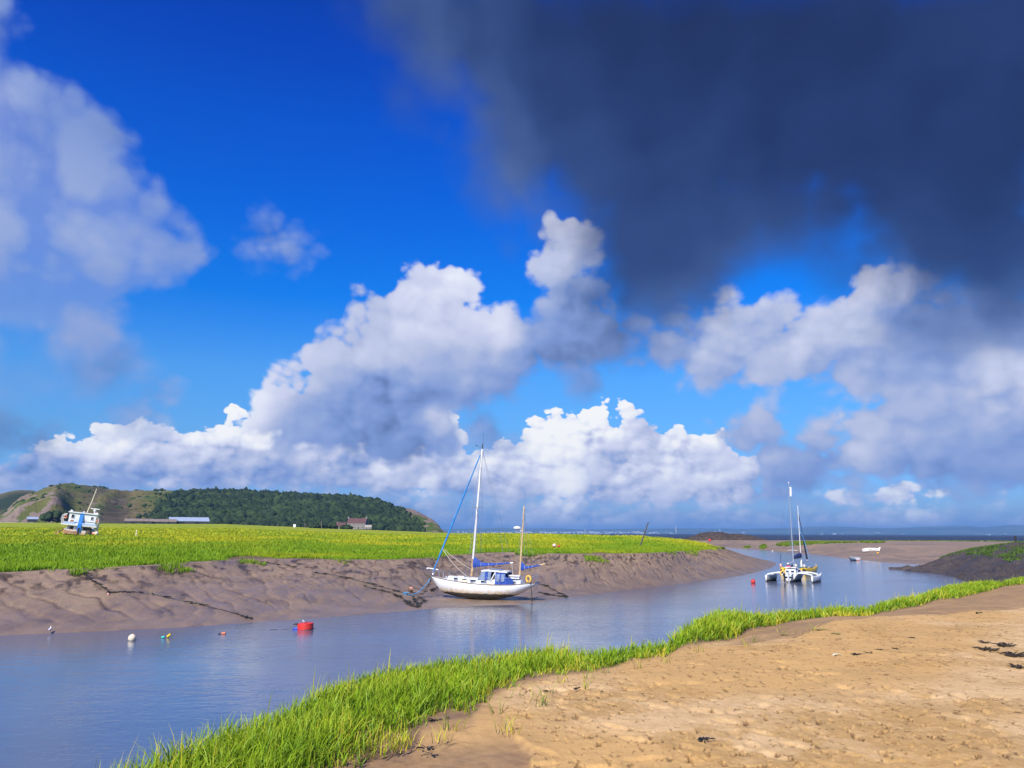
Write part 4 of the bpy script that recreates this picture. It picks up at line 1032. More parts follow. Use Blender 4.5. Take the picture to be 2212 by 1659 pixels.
# ------------------------------------------------------------------ rocky islet, far coast
def build_islet():
    prof = [(678, 540.5), (683, 538.5), (688, 537.3), (695, 535.8), (699, 533.2), (710, 531.8), (723, 532.0), (729, 533.8), (740, 533.9), (748, 534.8), (757, 537), (765, 539), (772, 541)]
    a = np.linspace(az_px(678), az_px(772), 170); e = np.interp(a, [azel(*p)[0] for p in prof], [azel(*p)[1] for p in prof])
    f = np.linspace(0, 2, 70)[None]; r = 690+24*f+0*a[:, None]; A = np.broadcast_to(a[:, None], r.shape)
    zr = (EYE+714*np.tan(e))[:, None]
    X, Y = np.sin(A)*r, np.cos(A)*r
    z = -.3+(zr+.3)*np.sin(f*math.pi/2)**.7
    l = fbm(X*.12, Y*.16, 5, 23); z = z+np.clip(z, 0, 2)*.55*l*(1-.5*np.exp(-((f-1)/.15)**2))
    m, b, _ = new_mat('islet_rock'); p = geopos(); n1 = noise(p, .35, 5, .7)
    setp(b, col=mixc(mapr(n1, .35, .65, 0, 1), (.022, .016, .012), (.10, .065, .038)), rough=.9, nrm=bump(n1, 1, .8))
    tag(make_obj('rocky_islet', grid_mesh('rocky_islet', X, Y, z), m), 'low dark rocky islet on the skyline beyond the creek mouth', kind='structure')
    P = [(380, 528), (443, 529.2), (470, 528.5), (500, 527.6), (520, 528.6), (545, 528.2), (580, 529.4), (610, 529), (640, 528.4), (700, 528.3), (740, 528.6), (800, 527.8), (809, 526.8), (838, 526.3), (860, 527.3), (887, 528), (914, 527), (946, 526), (968, 525.5), (977, 526.8), (986, 527), (1010, 524.9), (1024, 525.2), (1100, 524.5), (1200, 527)]
    a = np.linspace(az_px(380), az_px(1200), 300); e = np.interp(a, [azel(*p)[0] for p in P], [azel(*p)[1] for p in P])
    f = np.linspace(0, 1.4, 24)[None]; r = 16500+4500*f+0*a[:, None]; A = np.broadcast_to(a[:, None], r.shape); X, Y = np.sin(A)*r, np.cos(A)*r
    zr = (EYE+21000*np.tan(e))[:, None]
    z = 2+(zr-2)*np.clip(f, 0, 1)**.8*(1-ss(1, 1.5, f))+14*fbm(X*.0006, Y*.0006, 4, 5)*ss(0, .4, f)
    m, b, _ = new_mat('far_coast_land'); p = geopos(); n1 = noise(p, .0011, 6, .7)
    setp(b, col=mixc(mapr(n1, .4, .6, 0, 1), (.03, .055, .025), (.12, .13, .06)), rough=.95, spec=.1)
    tag(make_obj('distant_hills', grid_mesh('distant_hills', X, Y, z), m), 'long hazy blue hills of the far coast across the sea', kind='structure')
    # pale buildings of the town along the far shore
    bmv, bmf = [], []; rg = np.random.default_rng(8)
    def bx(x, y, z0, w, d, h):
        o = len(bmv)
        for zz in (z0, z0+h):
            for sx, sy in ((-1, -1), (1, -1), (1, 1), (-1, 1)): bmv.append((x+sx*w/2, y+sy*d/2, zz))
        for q in ((0, 1, 5, 4), (1, 2, 6, 5), (2, 3, 7, 6), (3, 0, 4, 7), (4, 5, 6, 7)): bmf.append([o+i for i in q])
    for x0, x1, cnt in ((455, 500, 30), (500, 560, 90), (560, 612, 60), (612, 672, 60), (705, 745, 12), (780, 900, 14), (900, 1024, 5)):
        for k in range(cnt):
            a_ = az_px(rg.uniform(x0, x1)); rr = rg.uniform(16300, 17600)
            bx(math.sin(a_)*rr, math.cos(a_)*rr, -2, rg.uniform(18, 70), rg.uniform(20, 60), rg.uniform(8, 30)+ (rr-16300)*.02)
    for p_, h in ((521, 120), (524, 95), (676, 150), (720, 90), (585, 90)):
        a_ = az_px(p_); bx(math.sin(a_)*16400, math.cos(a_)*16400, -2, 16, 16, h)
    me = np_mesh('distant_town', np.array(bmv), np.array(bmf), smooth=False)
    tag(make_obj('distant_town', me, paint('town_render', (.50, .48, .46), .8, .1, .01)), 'tiny pale buildings of a town along the far shore', 'town', kind='stuff')
build_islet()

# ------------------------------------------------------------------ air
def build_haze():
    x0, x1, y0, y1, z0, z1 = -31500, 31500, -4500, 43500, -4.4, 300
    v = [(x, y, z) for z in (z0, z1) for x, y in ((x0, y0), (x1, y0), (x1, y1), (x0, y1))]
    me = bpy.data.meshes.new('haze'); me.from_pydata(v, [], [(3, 2, 1, 0), (4, 5, 6, 7), (0, 1, 5, 4), (1, 2, 6, 5), (2, 3, 7, 6), (3, 0, 4, 7)])
    global NT
    m = bpy.data.materials.new('haze_air'); m.use_nodes = True; NT = m.node_tree; NT.nodes.clear()
    o = node('ShaderNodeOutputMaterial'); pv = node('ShaderNodeVolumePrincipled'); link(pv.outputs[0], o.inputs['Volume'])
    pv.inputs['Color'].default_value = (.30, .60, 1.0, 1); pv.inputs['Density'].default_value = HAZE; pv.inputs['Anisotropy'].default_value = .1
    m.volume_intersection_method = 'FAST' if hasattr(m, 'volume_intersection_method') else None
    ob = make_obj('haze', me, m); tag(ob, 'thin blue sea haze over the whole estuary', kind='stuff')
HAZE = 6.5e-5
# ------------------------------------------------------------------ materials of the boats
WHITE = paint('white_gelcoat', (.80, .79, .75), .32, .06, 3, dirt=(.50, .42, .30), dirt_amt=.15)
WHITE_W = paint('weathered_white', (.74, .72, .66), .5, .12, 2.5, dirt=(.42, .26, .13), dirt_amt=.35)
OFFW = paint('deck_white', (.70, .70, .67), .6, .1, 4)
BLUE = paint('blue_canvas', (.008, .055, .31), .75, .25, 5, bmp=.6)
NAVY = paint('navy_canvas', (.012, .022, .10), .75, .3, 5, bmp=.5)
SKYB = paint('blue_paint', (.02, .20, .62), .5, .1, 3)
ROPEB = paint('blue_rope', (.05, .30, .60), .8, .2, 20, bmp=.5)
ROPE = paint('pale_rope', (.55, .50, .40), .85, .2, 20, bmp=.5)
ROPED = paint('weedy_rope', (.045, .042, .026), .85, .4, 8, bmp=.8)
WIRE = paint('rigging_wire', (.28, .30, .33), .4, .1, 5, metal=.6)
ALU = paint('anodised_spar', (.78, .74, .66), .4, .1, 3)
ALUG = paint('grey_spar', (.42, .46, .50), .4, .1, 3, metal=.3)
BUFF = paint('varnished_spar', (.72, .50, .24), .45, .18, 3)
STEEL = paint('stainless', (.62, .63, .65), .3, .08, 6, metal=.7)
TEAK = paint('teak_rail', (.16, .095, .05), .6, .3, 8)
GLASS = paint('dark_glass', (.02, .025, .03), .12, .2, 3, spec=.8)
GLASSB = paint('hazy_window', (.20, .24, .32), .2, .25, 3, spec=.8)
BLACK = paint('black_rubber', (.02, .02, .02), .7, .3, 6)
YELLOW = paint('yellow_hull', (.78, .50, .02), .4, .1, 3, dirt=(.35, .22, .05), dirt_amt=.15)
LIFEY = paint('lifebuoy_yellow', (.85, .48, .06), .6, .1, 5)
RED = paint('red_plastic', (.72, .035, .025), .45, .12, 3, dirt=(.30, .05, .03), dirt_amt=.2)
ORANGE = paint('orange_plastic', (.80, .22, .10), .5, .15, 4, dirt=(.25, .12, .07), dirt_amt=.3)
PINK = paint('faded_pink_plastic', (.85, .42, .34), .5, .2, 3)
CREAM = paint('cream_plastic', (.80, .66, .46), .5, .1, 4, dirt=(.35, .25, .15), dirt_amt=.2)
TURQ = paint('turquoise_plastic', (.06, .52, .45), .5, .1, 4)
GREYG = paint('grey_gelcoat', (.50, .55, .56), .5, .12, 3, dirt=(.25, .22, .18), dirt_amt=.3)
NET = paint('trampoline_net', (.16, .19, .19), .8, .3, 12, bmp=.6)
RUST = paint('rusty_paint', (.55, .30, .12), .8, .4, 3, dirt=(.20, .07, .03), dirt_amt=.5)
WOODP = paint('weathered_timber', (.11, .085, .065), .9, .35, 5, bmp=.8)
WEED = paint('black_seaweed', (.012, .012, .010), .45, .4, 20, bmp=.8)
WEEDB = paint('brown_seaweed', (.045, .030, .014), .5, .4, 20, bmp=.8)
STONEW = paint('house_stone', (.24, .21, .18), .9, .3, .8, bmp=.5)
TILE = paint('red_tile_roof', (.115, .050, .045), .85, .25, 1.2, bmp=.5)
SHEETG = paint('grey_sheet_roof', (.34, .40, .50), .5, .1, .5)
SHEETB = paint('brown_sheet_roof', (.25, .19, .15), .8, .25, .3)
DARKB = paint('dark_boarding', (.055, .052, .055), .85, .3, .6)

def hull_mat(name, top, stain, foul, z1, z2):
    m, b, _ = new_mat(name); p = objco()
    s = node('ShaderNodeSeparateXYZ'); link(p, s.inputs[0])
    n = noise(p, 2.2, 5, .65); st = noise(vec('MULTIPLY', p, (3.0, 3.0, .25)), 1.6, 4, .6)
    zz = math_('ADD', s.outputs[2], mapr(n, .35, .65, -.05, .05))
    c = mixc(mapr(math_('ADD', zz, mapr(st, .35, .65, -.14, .14)), z1-.05, z2, .85, 0), top, stain)
    f = mixc(mapr(n, .35, .65, 0, 1), foul, tuple(v*.45 for v in foul))
    c = mixc(mapr(zz, z1-.03, z1+.03, 1, 0), c, f)
    setp(b, col=c, rough=mapr(zz, z1, z2, .75, .3), spec=.5)
    return m
def interp(xs, ys): return lambda x: float(np.interp(x, xs, ys))

# ------------------------------------------------------------------ the ketch
def build_ketch():
    pos = at_y(482.3, 598.5, 75.6)
    t = empty('ketch', (pos.x, pos.y, .03), (0, R(.9), R(-17)), 'white two-masted yacht with blue sail covers aground on the mud', 'sailing boat')
    t.scale = (1.10, 1, 1)
    ox = -4.6
    sh = interp([0, 1, 2, 3.5, 5, 6.07, 7.5, 9.07, 9.3], [1.92, 1.76, 1.64, 1.51, 1.43, 1.41, 1.47, 1.66, 1.70])
    kz = interp([0, .4, .81, 1.24, 2.5, 3.6, 4.77, 6, 7.0, 7.6, 8.18, 8.95, 9.25], [1.80, 1.2, .67, .40, .13, .03, 0, .10, .32, .52, .86, 1.28, 1.46])
    hb = interp([0, .4, 1, 2, 3, 4, 5, 6, 7, 8, 8.7, 9.25], [.04, .28, .58, .98, 1.24, 1.40, 1.46, 1.43, 1.29, 1.03, .80, .60])
    def section(x, n=13):
        b, zs, zk = hb(x), sh(x), kz(x); bow = max(0, 1-x/3.2); e = .72+.75*bow; g = 1.25-.35*bow
        half = []
        for i in range(n):
            u = i/(n-1); half.append((b*math.sin(u*math.pi/2)**e, zk+(zs-zk)*(1-math.cos(u*math.pi/2))**(g*.8)))
        return [Vector((x+ox, -y, z)) for y, z in half[::-1]]+[Vector((x+ox, y, z)) for y, z in half[1:]]
    xs = list(np.linspace(0, 1.2, 9))+list(np.linspace(1.5, 8, 22))+list(np.linspace(8.2, 9.25, 7))
    m = MB(); m.loft([section(x) for x in xs], close=False, cap=False)
    last = section(xs[-1]); o = len(m.v); m.v += [tuple(v) for v in last]; m.f.append(tuple(range(o, o+len(last))))
    m.build('hull', hull_mat('ketch_hull', (.82, .81, .78), (.62, .43, .20), (.085, .075, .055), .60, 1.02), t, smooth=True)
    d = MB(); d.loft([[Vector((x+ox, -hb(x)*.97, sh(x)-.03)), Vector((x+ox, 0, sh(x)+.02)), Vector((x+ox, hb(x)*.97, sh(x)-.03))] for x in xs], close=False, cap=False)
    d.build('deck', OFFW, t)
    for s in (-1, 1):
        r = MB(); r.tube([(x+ox, s*hb(x)*1.005, sh(x)+.005) for x in xs], .035, 6); r.build('rubbing_strake', TEAK, t, True)
    tr = MB(); tr.tube([(9.25+ox, -.6, 1.71), (9.29+ox, 0, 1.74), (9.25+ox, .6, 1.71)], .035, 6); tr.build('taffrail', TEAK, t, True)
    # cabin trunk
    def trunk(name, x0, x1, w0, w1, h0, h1, mat=OFFW, n=8):
        rings = []
        for i in range(n+1):
            f = i/n; x = x0+(x1-x0)*f; w = w0+(w1-w0)*f; z = sh(x)-.05; h = h0+(h1-h0)*f+.05
            if i == 0: x += .0
            rings.append([Vector((x+ox+(.22*h if i == 0 and z2 > .1 else 0), y, z+z2*h)) for y, z2 in ((-w, 0), (-w*.93, .8), (-w*.82, 1), (0, 1.12), (w*.82, 1), (w*.93, .8), (w, 0))])
        return MB().loft(rings, close=False).build(name, mat, t, True)
    trunk('coachroof', 1.62, 4.7, .62, 1.02, .30, .44)
    trunk('aft_cabin', 6.95, 8.05, .95, .72, .36, .30)
    def side_pane(name, x0, x1, z0, z1, y, mat, th=.02):
        for s in (-1, 1):
            b = MB(); b.box(((x0+x1)/2+ox, s*y, (z0+z1)/2), (x1-x0, th*2, z1-z0), bev=.2); w = b.build(name, mat, t)
            f = MB()
            for (ax, az, lx, lz) in (((x0+x1)/2, z0, x1-x0+.08, .035), ((x0+x1)/2, z1, x1-x0+.08, .035), (x0, (z0+z1)/2, .035, z1-z0+.04), (x1, (z0+z1)/2, .035, z1-z0+.04)):
                f.box((ax+ox, s*(y+.006), az), (lx, th*2+.02, lz), bev=.2)
            f.build('frame', STEEL, w)
    for x, w, y in ((2.45, .30, .795), (3.25, .34, .895), (4.05, .42, .975), (7.45, .40, .875)):
        side_pane('window', x-w/2, x+w/2, sh(x)+.13, sh(x)+.29, y, GLASS)
    side_pane('window', 4.78, 5.2, sh(5)+.14, sh(5)+.31, 1.10, GLASS)
    trunk('cabin_side', 4.6, 6.3, 1.07, 1.10, .42, .40)
    # wheelhouse: windscreen, roof, canvas
    wz = 1.80
    ws = MB()
    ws.slab([(4.42+ox, -.98, wz), (4.78+ox, -.86, wz+.72), (4.80+ox, .86, wz+.72), (4.42+ox, .98, wz)], .03, (1, 0, .2)); ws.build('windscreen', GLASSB, t)
    for s in (-1, 1):
        g = MB(); g.slab([(4.46+ox, s*.99, wz), (5.55+ox, s*1.03, wz), (5.62+ox, s*.92, wz+.70), (4.82+ox, s*.87, wz+.74)], .03, (0, -s, 0)); g.build('side_window', GLASSB, t)
        c = MB(); c.slab([(5.05+ox, s*1.035, wz), (5.30+ox, s*1.04, wz), (5.33+ox, s*.93, wz+.72), (5.10+ox, s*.92, wz+.73)], .02, (0, s, 0)); c.build('canvas_strip', BLUE, t)
        p = MB(); p.tube([(5.58+ox, s*1.06, wz-.1), (5.98+ox, s*.96, wz+.72)], .045, 7); p.tube([(6.0+ox, s*1.08, wz-.35), (5.98+ox, s*.96, wz+.72)], .03, 7); p.build('wheelhouse_post', WHITE, t, True)
        cv = MB(); cv.slab([(6.0+ox, s*1.14, 1.45), (7.12+ox, s*1.10, 1.45), (7.02+ox, s*1.02, 2.00), (6.86+ox, s*.98, 2.20), (6.84+ox, s*.94, 2.44), (6.0+ox, s*.97, 2.48)], .03, (0, s, 0)); q = cv.build('canvas_side', BLUE, t)
        for a, b_ in ((6.08, 6.38), (6.50, 6.80)):
            v = MB(); v.slab([(a+ox, s*1.155, 1.72), (b_+ox, s*1.15, 1.72), (b_+ox, s*1.01, 2.36), (a+ox, s*1.01, 2.36)], .012, (0, s, 0)); v.build('canvas_window', GLASSB, q)
        fl = MB(); fl.slab([(7.0+ox, s*1.08, 1.45), (7.52+ox, s*.98, 1.45), (7.5+ox, s*.96, 1.92), (7.18+ox, s*1.0, 2.14), (7.0+ox, s*1.03, 2.02)], .03, (0, s, 0)); fl.build('canvas_flap', BLUE, t)
    rf = MB(); rf.loft([[Vector((x+ox, y*w, z+ .07*(1-y*y)+dz)) for dz, ys in ((0, (-1, -.5, 0, .5, 1)), (.085, (1, .5, 0, -.5, -1))) for y in ys] for x, w, z in ((4.72, .86, 2.52), (5.3, .93, 2.56), (6.0, .98, 2.54), (6.8, .98, 2.49), (6.95, .94, 2.46))])
    rf.build('wheelhouse_roof', WHITE, t)
    hatch = MB(); hatch.slab([(5.25+ox, -.55, 2.73), (6.35+ox, -.6, 2.70), (6.4+ox, .4, 2.70), (5.3+ox, .4, 2.73)], .03); hatch.build('solar_panel', GLASSB, t)
    lr = MB(); lr.box((7.45+ox, -.15, 2.02), (.85, .62, .13)); lr.box((7.45+ox, -.15, 2.22), (.92, .66, .12)); lr.build('liferaft_case', WHITE, t)
    fh = MB(); fh.box((2.75+ox, 0, sh(2.75)+.42), (.6, .55, .10)); fh.build('fore_hatch', WHITE, t)
    gr = MB(); gr.tube([(1.9+ox, -.45, 2.08), (3.2+ox, -.62, 2.06), (4.4+ox, -.72, 2.08)], .022, 6); gr.build('grab_rail', TEAK, t, True)
    wl = MB(); wl.lathe([(.10, 0), (.13, .08), (.08, .16), (.11, .24), (.0, .25)], 12, (1.35+ox, 0, sh(1.35))); wl.build('anchor_windlass', STEEL, t, True)
    # masts
    def mast(name, p0, p1, r0, r1, mat):
        return MB().tube([p0, tuple((a+b)/2 for a, b in zip(p0, p1)), p1], [r0, r0*.98, r1], 10).build(name, mat, t, True)
    m0, m1 = (3.6+ox, 0, 1.95), (4.27+ox, 0, 13.75)
    z0, z1 = (7.78+ox, 0, 1.8), (8.08+ox, 0, 8.45)
    mm = mast('main_mast', m0, m1, .095, .075, ALU)
    mz = mast('mizzen_mast', z0, z1, .075, .055, BUFF)
    ml = MB(); ml.tube([m0, (3.68+ox, 0, 3.6)], [.10, .10], 10); ml.build('mast_sleeve', paint('rusty_sleeve', (.60, .38, .18), .7, .35, 4, dirt=(.2, .09, .04), dirt_amt=.4), mm, True)
    hd = MB(); hd.tube([(4.27+ox, 0, 13.7), (4.29+ox, 0, 14.25)], .06, 8); hd.tube([(4.31+ox, .02, 14.2), (4.36+ox, .02, 15.3)], .012, 5); hd.tube([(4.27+ox, 0, 13.95), (3.75+ox, 0, 14.02)], .015, 5); hd.box((3.72+ox, 0, 14.1), (.16, .03, .10)); hd.build('masthead_gear', paint('dark_metal', (.08, .075, .07), .5), mm)
    za = MB(); za.tube([(8.08+ox, 0, 8.4), (8.14+ox, 0, 9.6)], .010, 5); za.build('whip_aerial', WIRE, mz)
    sp = MB()
    for s in (-1, 1): sp.tube([(3.93+ox, 0, 8.3), (3.98+ox, s*1.35, 8.35)], [.035, .025], 6)
    sp.build('spreaders', ALU, mm, True)
    rd = MB(); rd.lathe([(.0, -.14), (.22, -.12), (.32, -.02), (.30, .10), (.18, .17), (0, .19)], 18, (7.52+ox, 0, 6.45)); rd.tube([(7.95+ox, 0, 6.2), (7.5+ox, 0, 6.3)], .03, 6); rd.build('radar_dome', WHITE, mz, True)
    # booms and sail covers
    def boom(mat, p0, p1, r, name):
        return MB().tube([p0, p1], r, 8).build(name, mat, t, True)
    bm_ = boom(ALU, (3.75+ox, 0, 2.86), (7.22+ox, 0, 3.36), .06, 'main_boom')
    bz_ = boom(BUFF, (7.86+ox, 0, 2.72), (9.95+ox, -.05, 3.36), .055, 'mizzen_boom')
    def cover(p0, p1, h0, h1, w0, w1, par, peak, n=14):
        rings = []; rg = random.Random(3)
        for i in range(n+1):
            f = i/n; c = Vector(p0).lerp(Vector(p1), f)
            h = h1+(h0-h1)*(1-f)**2.0+peak*math.exp(-(f/.16)**2)+.035*math.sin(f*19)*(1-f); w = w1+(w0-w1)*(1-f)
            w *= 1+.10*math.sin(f*27); k = .03*math.sin(f*13)
            rings.append([c+Vector((0, y*w, z*h-.07)) for y, z in ((-.55, 0), (-1, .18), (-.85, .5), (-.42, .82), (0, 1+k), (.42, .82), (.85, .5), (1, .18), (.55, 0))])
        o = MB().loft(rings).build('sail_cover', BLUE, par, True)
        for f in (.27, .45, .66):
            k = int(f*n); ti = MB(); ti.tube([v*1.0+Vector((0, 0, .0)) for v in [(rings[k][j]-Vector(p0).lerp(Vector(p1), k/n))*1.05+Vector(p0).lerp(Vector(p1), k/n) for j in range(9)]], .012, 5); ti.build('sail_tie', ROPE, o, True)
        return o
    cover((3.74+ox, 0, 2.88), (6.95+ox, 0, 3.33), .52, .14, .20, .10, bm_, .42)
    cover((7.90+ox, 0, 2.76), (9.55+ox, -.04, 3.25), .40, .12, .16, .08, bz_, .36, 10)
    fj = MB(); pts = [Vector((.14+ox, 0, 2.35)).lerp(Vector((4.1+ox, 0, 13.2)), f) for f in np.linspace(0, 1, 30)]
    fj.tube(pts, [.055+.02*math.sin(i*1.7)*(.3) + .025*math.sin(math.pi*min(1, i/24)) for i in range(30)], 8); fj.build('furled_jib', paint('blue_sail_strip', (.025, .24, .58), .7, .2, 4), t, True)
    fd = MB(); fd.lathe([(.03, -.05), (.13, 0), (.09, .06), (.09, .16), (.13, .22), (.03, .26)], 12, (.12+ox, 0, 2.08), ry(R(20))); fd.build('furling_drum', STEEL, t, True)
    for y0, y1, xx in ((-.1, -.75, 3.45), (.1, .7, 4.6)):
        js = MB(); a, b_ = Vector((.92+ox, y0, 4.45)), Vector((xx+ox, y1, 2.05)); js.tube([a.lerp(b_, f)+Vector((0, 0, -.25*math.sin(math.pi*f))) for f in np.linspace(0, 1, 12)], .022, 5); js.build('jib_sheet', ROPE, t, True)
    # standing rigging
    def wire(*pts, r=.011): return MB().tube(pts, r, 5).build('rigging_wire', WIRE, t)
    for s in (-1, 1):
        wire((4.2+ox, 0, 13.3), (3.98+ox, s*1.35, 8.35), (3.85+ox, s*1.30, 1.6)); wire((3.95+ox, 0, 8.1), (3.35+ox, s*1.27, 1.6)); wire((3.95+ox, 0, 8.1), (4.5+ox, s*1.35, 1.55))
        wire((8.03+ox, 0, 7.6), (7.6+ox, s*1.05, 1.55)); wire((8.03+ox, 0, 8.2), (8.5+ox, s*.8, 1.6)); wire((4.27+ox, 0, 13.7), (7.3+ox, s*1.15, 1.5))
    wire((8.06+ox, 0, 8.3), (9.25+ox, 0, 1.75)); wire((9.25+ox, -.2, 1.75), (9.5+ox, -.03, 3.2), r=.016)
    tl = MB(); tl.tube([(7.1+ox, 0, 3.3), (7.2+ox, .1, 1.9)], .02, 5); tl.build('mainsheet', ROPE, t)
    # pulpit, pushpit, guard rails
    for s in (-1, 1):
        for x in (1.35, 2.7, 3.95, 5.2, 6.4, 7.7):
            MB().tube([(x+ox, s*hb(x)*.95, sh(x)), (x+ox, s*hb(x)*.97, sh(x)+.62)], .017, 6).build('stanchion', STEEL, t)
        MB().tube([(.45+ox, s*.3, 2.42)]+[(x+ox, s*hb(x)*.97, sh(x)+.60) for x in (1.35, 2.7, 3.95, 5.2, 6.4, 7.7)]+[(8.6+ox, s*.8, 2.2)], .009, 5).build('guard_wire', WIRE, t)
    pu = MB(); pu.tube([(.9+ox, -.5, 1.8), (.85+ox, -.5, 2.36), (.0+ox, -.06, 2.52), (.0+ox, .06, 2.52), (.85+ox, .5, 2.36), (.9+ox, .5, 1.8)], .022, 7); pu.tube([(.2+ox, 0, 1.9), (.02+ox, 0, 2.5)], .02, 6); pu.build('pulpit', STEEL, t, True)
    ps = MB(); ps.tube([(8.3+ox, -.95, 1.6), (8.35+ox, -.93, 2.2), (9.2+ox, -.55, 2.25), (9.2+ox, .55, 2.25), (8.35+ox, .93, 2.2), (8.3+ox, .95, 1.6)], .022, 7); ps.build('pushpit', STEEL, t, True)
    bs = MB(); bs.tube([(-.42+ox, .12, 2.62), (.55+ox, .12, 2.50)], .045, 7); bs.sphere((-.44+ox, .12, 2.58), .09); bs.build('spare_pole', WHITE, t, True)
    an = MB(); an.box((-.12+ox, 0, 1.76), (.55, .10, .12), ry(R(25))); an.tube([(-.05+ox, 0, 1.75), (-.30+ox, 0, 1.98), (-.55+ox, 0, 2.02)], .05, 6); an.slab([(-.62+ox, -.16, 2.05), (-.40+ox, 0, 1.85), (-.62+ox, .16, 2.05), (-.68+ox, 0, 2.20)], .04, (.3, 0, -1)); an.tube([(-.2+ox, .05, 1.85), (-.1+ox, .07, 1.35)], .045, 6); an.build('bow_anchor', paint('rusty_iron', (.10, .07, .05), .8, .4, 6), t)
    en = MB(); en.tube([(8.9+ox, -.5, 1.3), (9.0+ox, -.52, .55), (8.95+ox, -.45, .15)], .03, 6); en.box((8.98+ox, -.48, .25), (.16, .12, .28)); en.build('stern_ladder', BLACK, t)
    # things carried on board
    M_ = Matrix.Translation(t.location) @ t.rotation_euler.to_matrix().to_4x4() @ Matrix.Diagonal((1.10, 1, 1, 1))
    def onboard(v): return M_ @ Vector(v)
    lb = MB(); ring = [(.22*math.cos(a), 0, .26*math.sin(a)) for a in np.linspace(R(-62), R(242), 18)]
    lb.tube(ring, .085, 10); lb.sphere(ring[0], .085); lb.sphere(ring[-1], .085)
    o = lb.build('horseshoe_lifebuoy', LIFEY, None, True); o.location = onboard((8.78+ox, -.86, 2.02)); o.rotation_euler = (0, 0, R(-30)); tag(o, 'orange-yellow horseshoe lifebuoy on the stern rail of the white two-masted yacht', 'lifebuoy')
    for k, (x, l) in enumerate(((3.35, 'forward of the two cream fenders along the white two-masted yacht'), (5.72, 'after one of the two cream fenders along the white two-masted yacht, below its wheelhouse'))):
        f = MB(); f.lathe([(.02, -.36), (.09, -.32), (.12, -.2), (.12, .2), (.09, .32), (.02, .36)], 14, (0, 0, 0), ry(R(90))); o = f.build('fender', CREAM, None, True); o.location = onboard((x+ox, -hb(x)*.97, sh(x)+.10)); o.rotation_euler = (0, R(4), R(-17)); tag(o, l, 'fender', 'cream fenders along the yacht')
    return t, onboard, ox
KETCH, ON_K, KOX = build_ketch()

# ------------------------------------------------------------------ trimaran and catamaran
def slim_hull(m, x, y0, L, beam, free, sheer=.10, draft=.18, fine=1.0, n=14, stern=.55):
    """slender hull along +Y: blunt-ended at y0, pointed at y0+L"""
    rings = []
    for i in range(n+1):
        f = i/n; y = y0+L*f; b = beam/2*(stern+(1-stern)*math.sin(min(1, f/.45)*math.pi/2))*(1-max(0, (f-.45)/.55)**2.2*.97)
        zk = -draft+(free+draft)*.85*max(0, (f-.72)/.28)**2.2+.16*max(0, (.12-f)/.12); zs = free+sheer*(f*2-1)**2*(1.6 if f > .5 else .5)
        rings.append([Vector((x+b*u, y, zk+(zs-zk)*v)) for u, v in ((-.12, 0), (-.55, .16), (-.9, .48), (-1, .85), (-.92, 1), (0, 1.05), (.92, 1), (1, .85), (.9, .48), (.55, .16), (.12, 0))])
    return m.loft(rings)
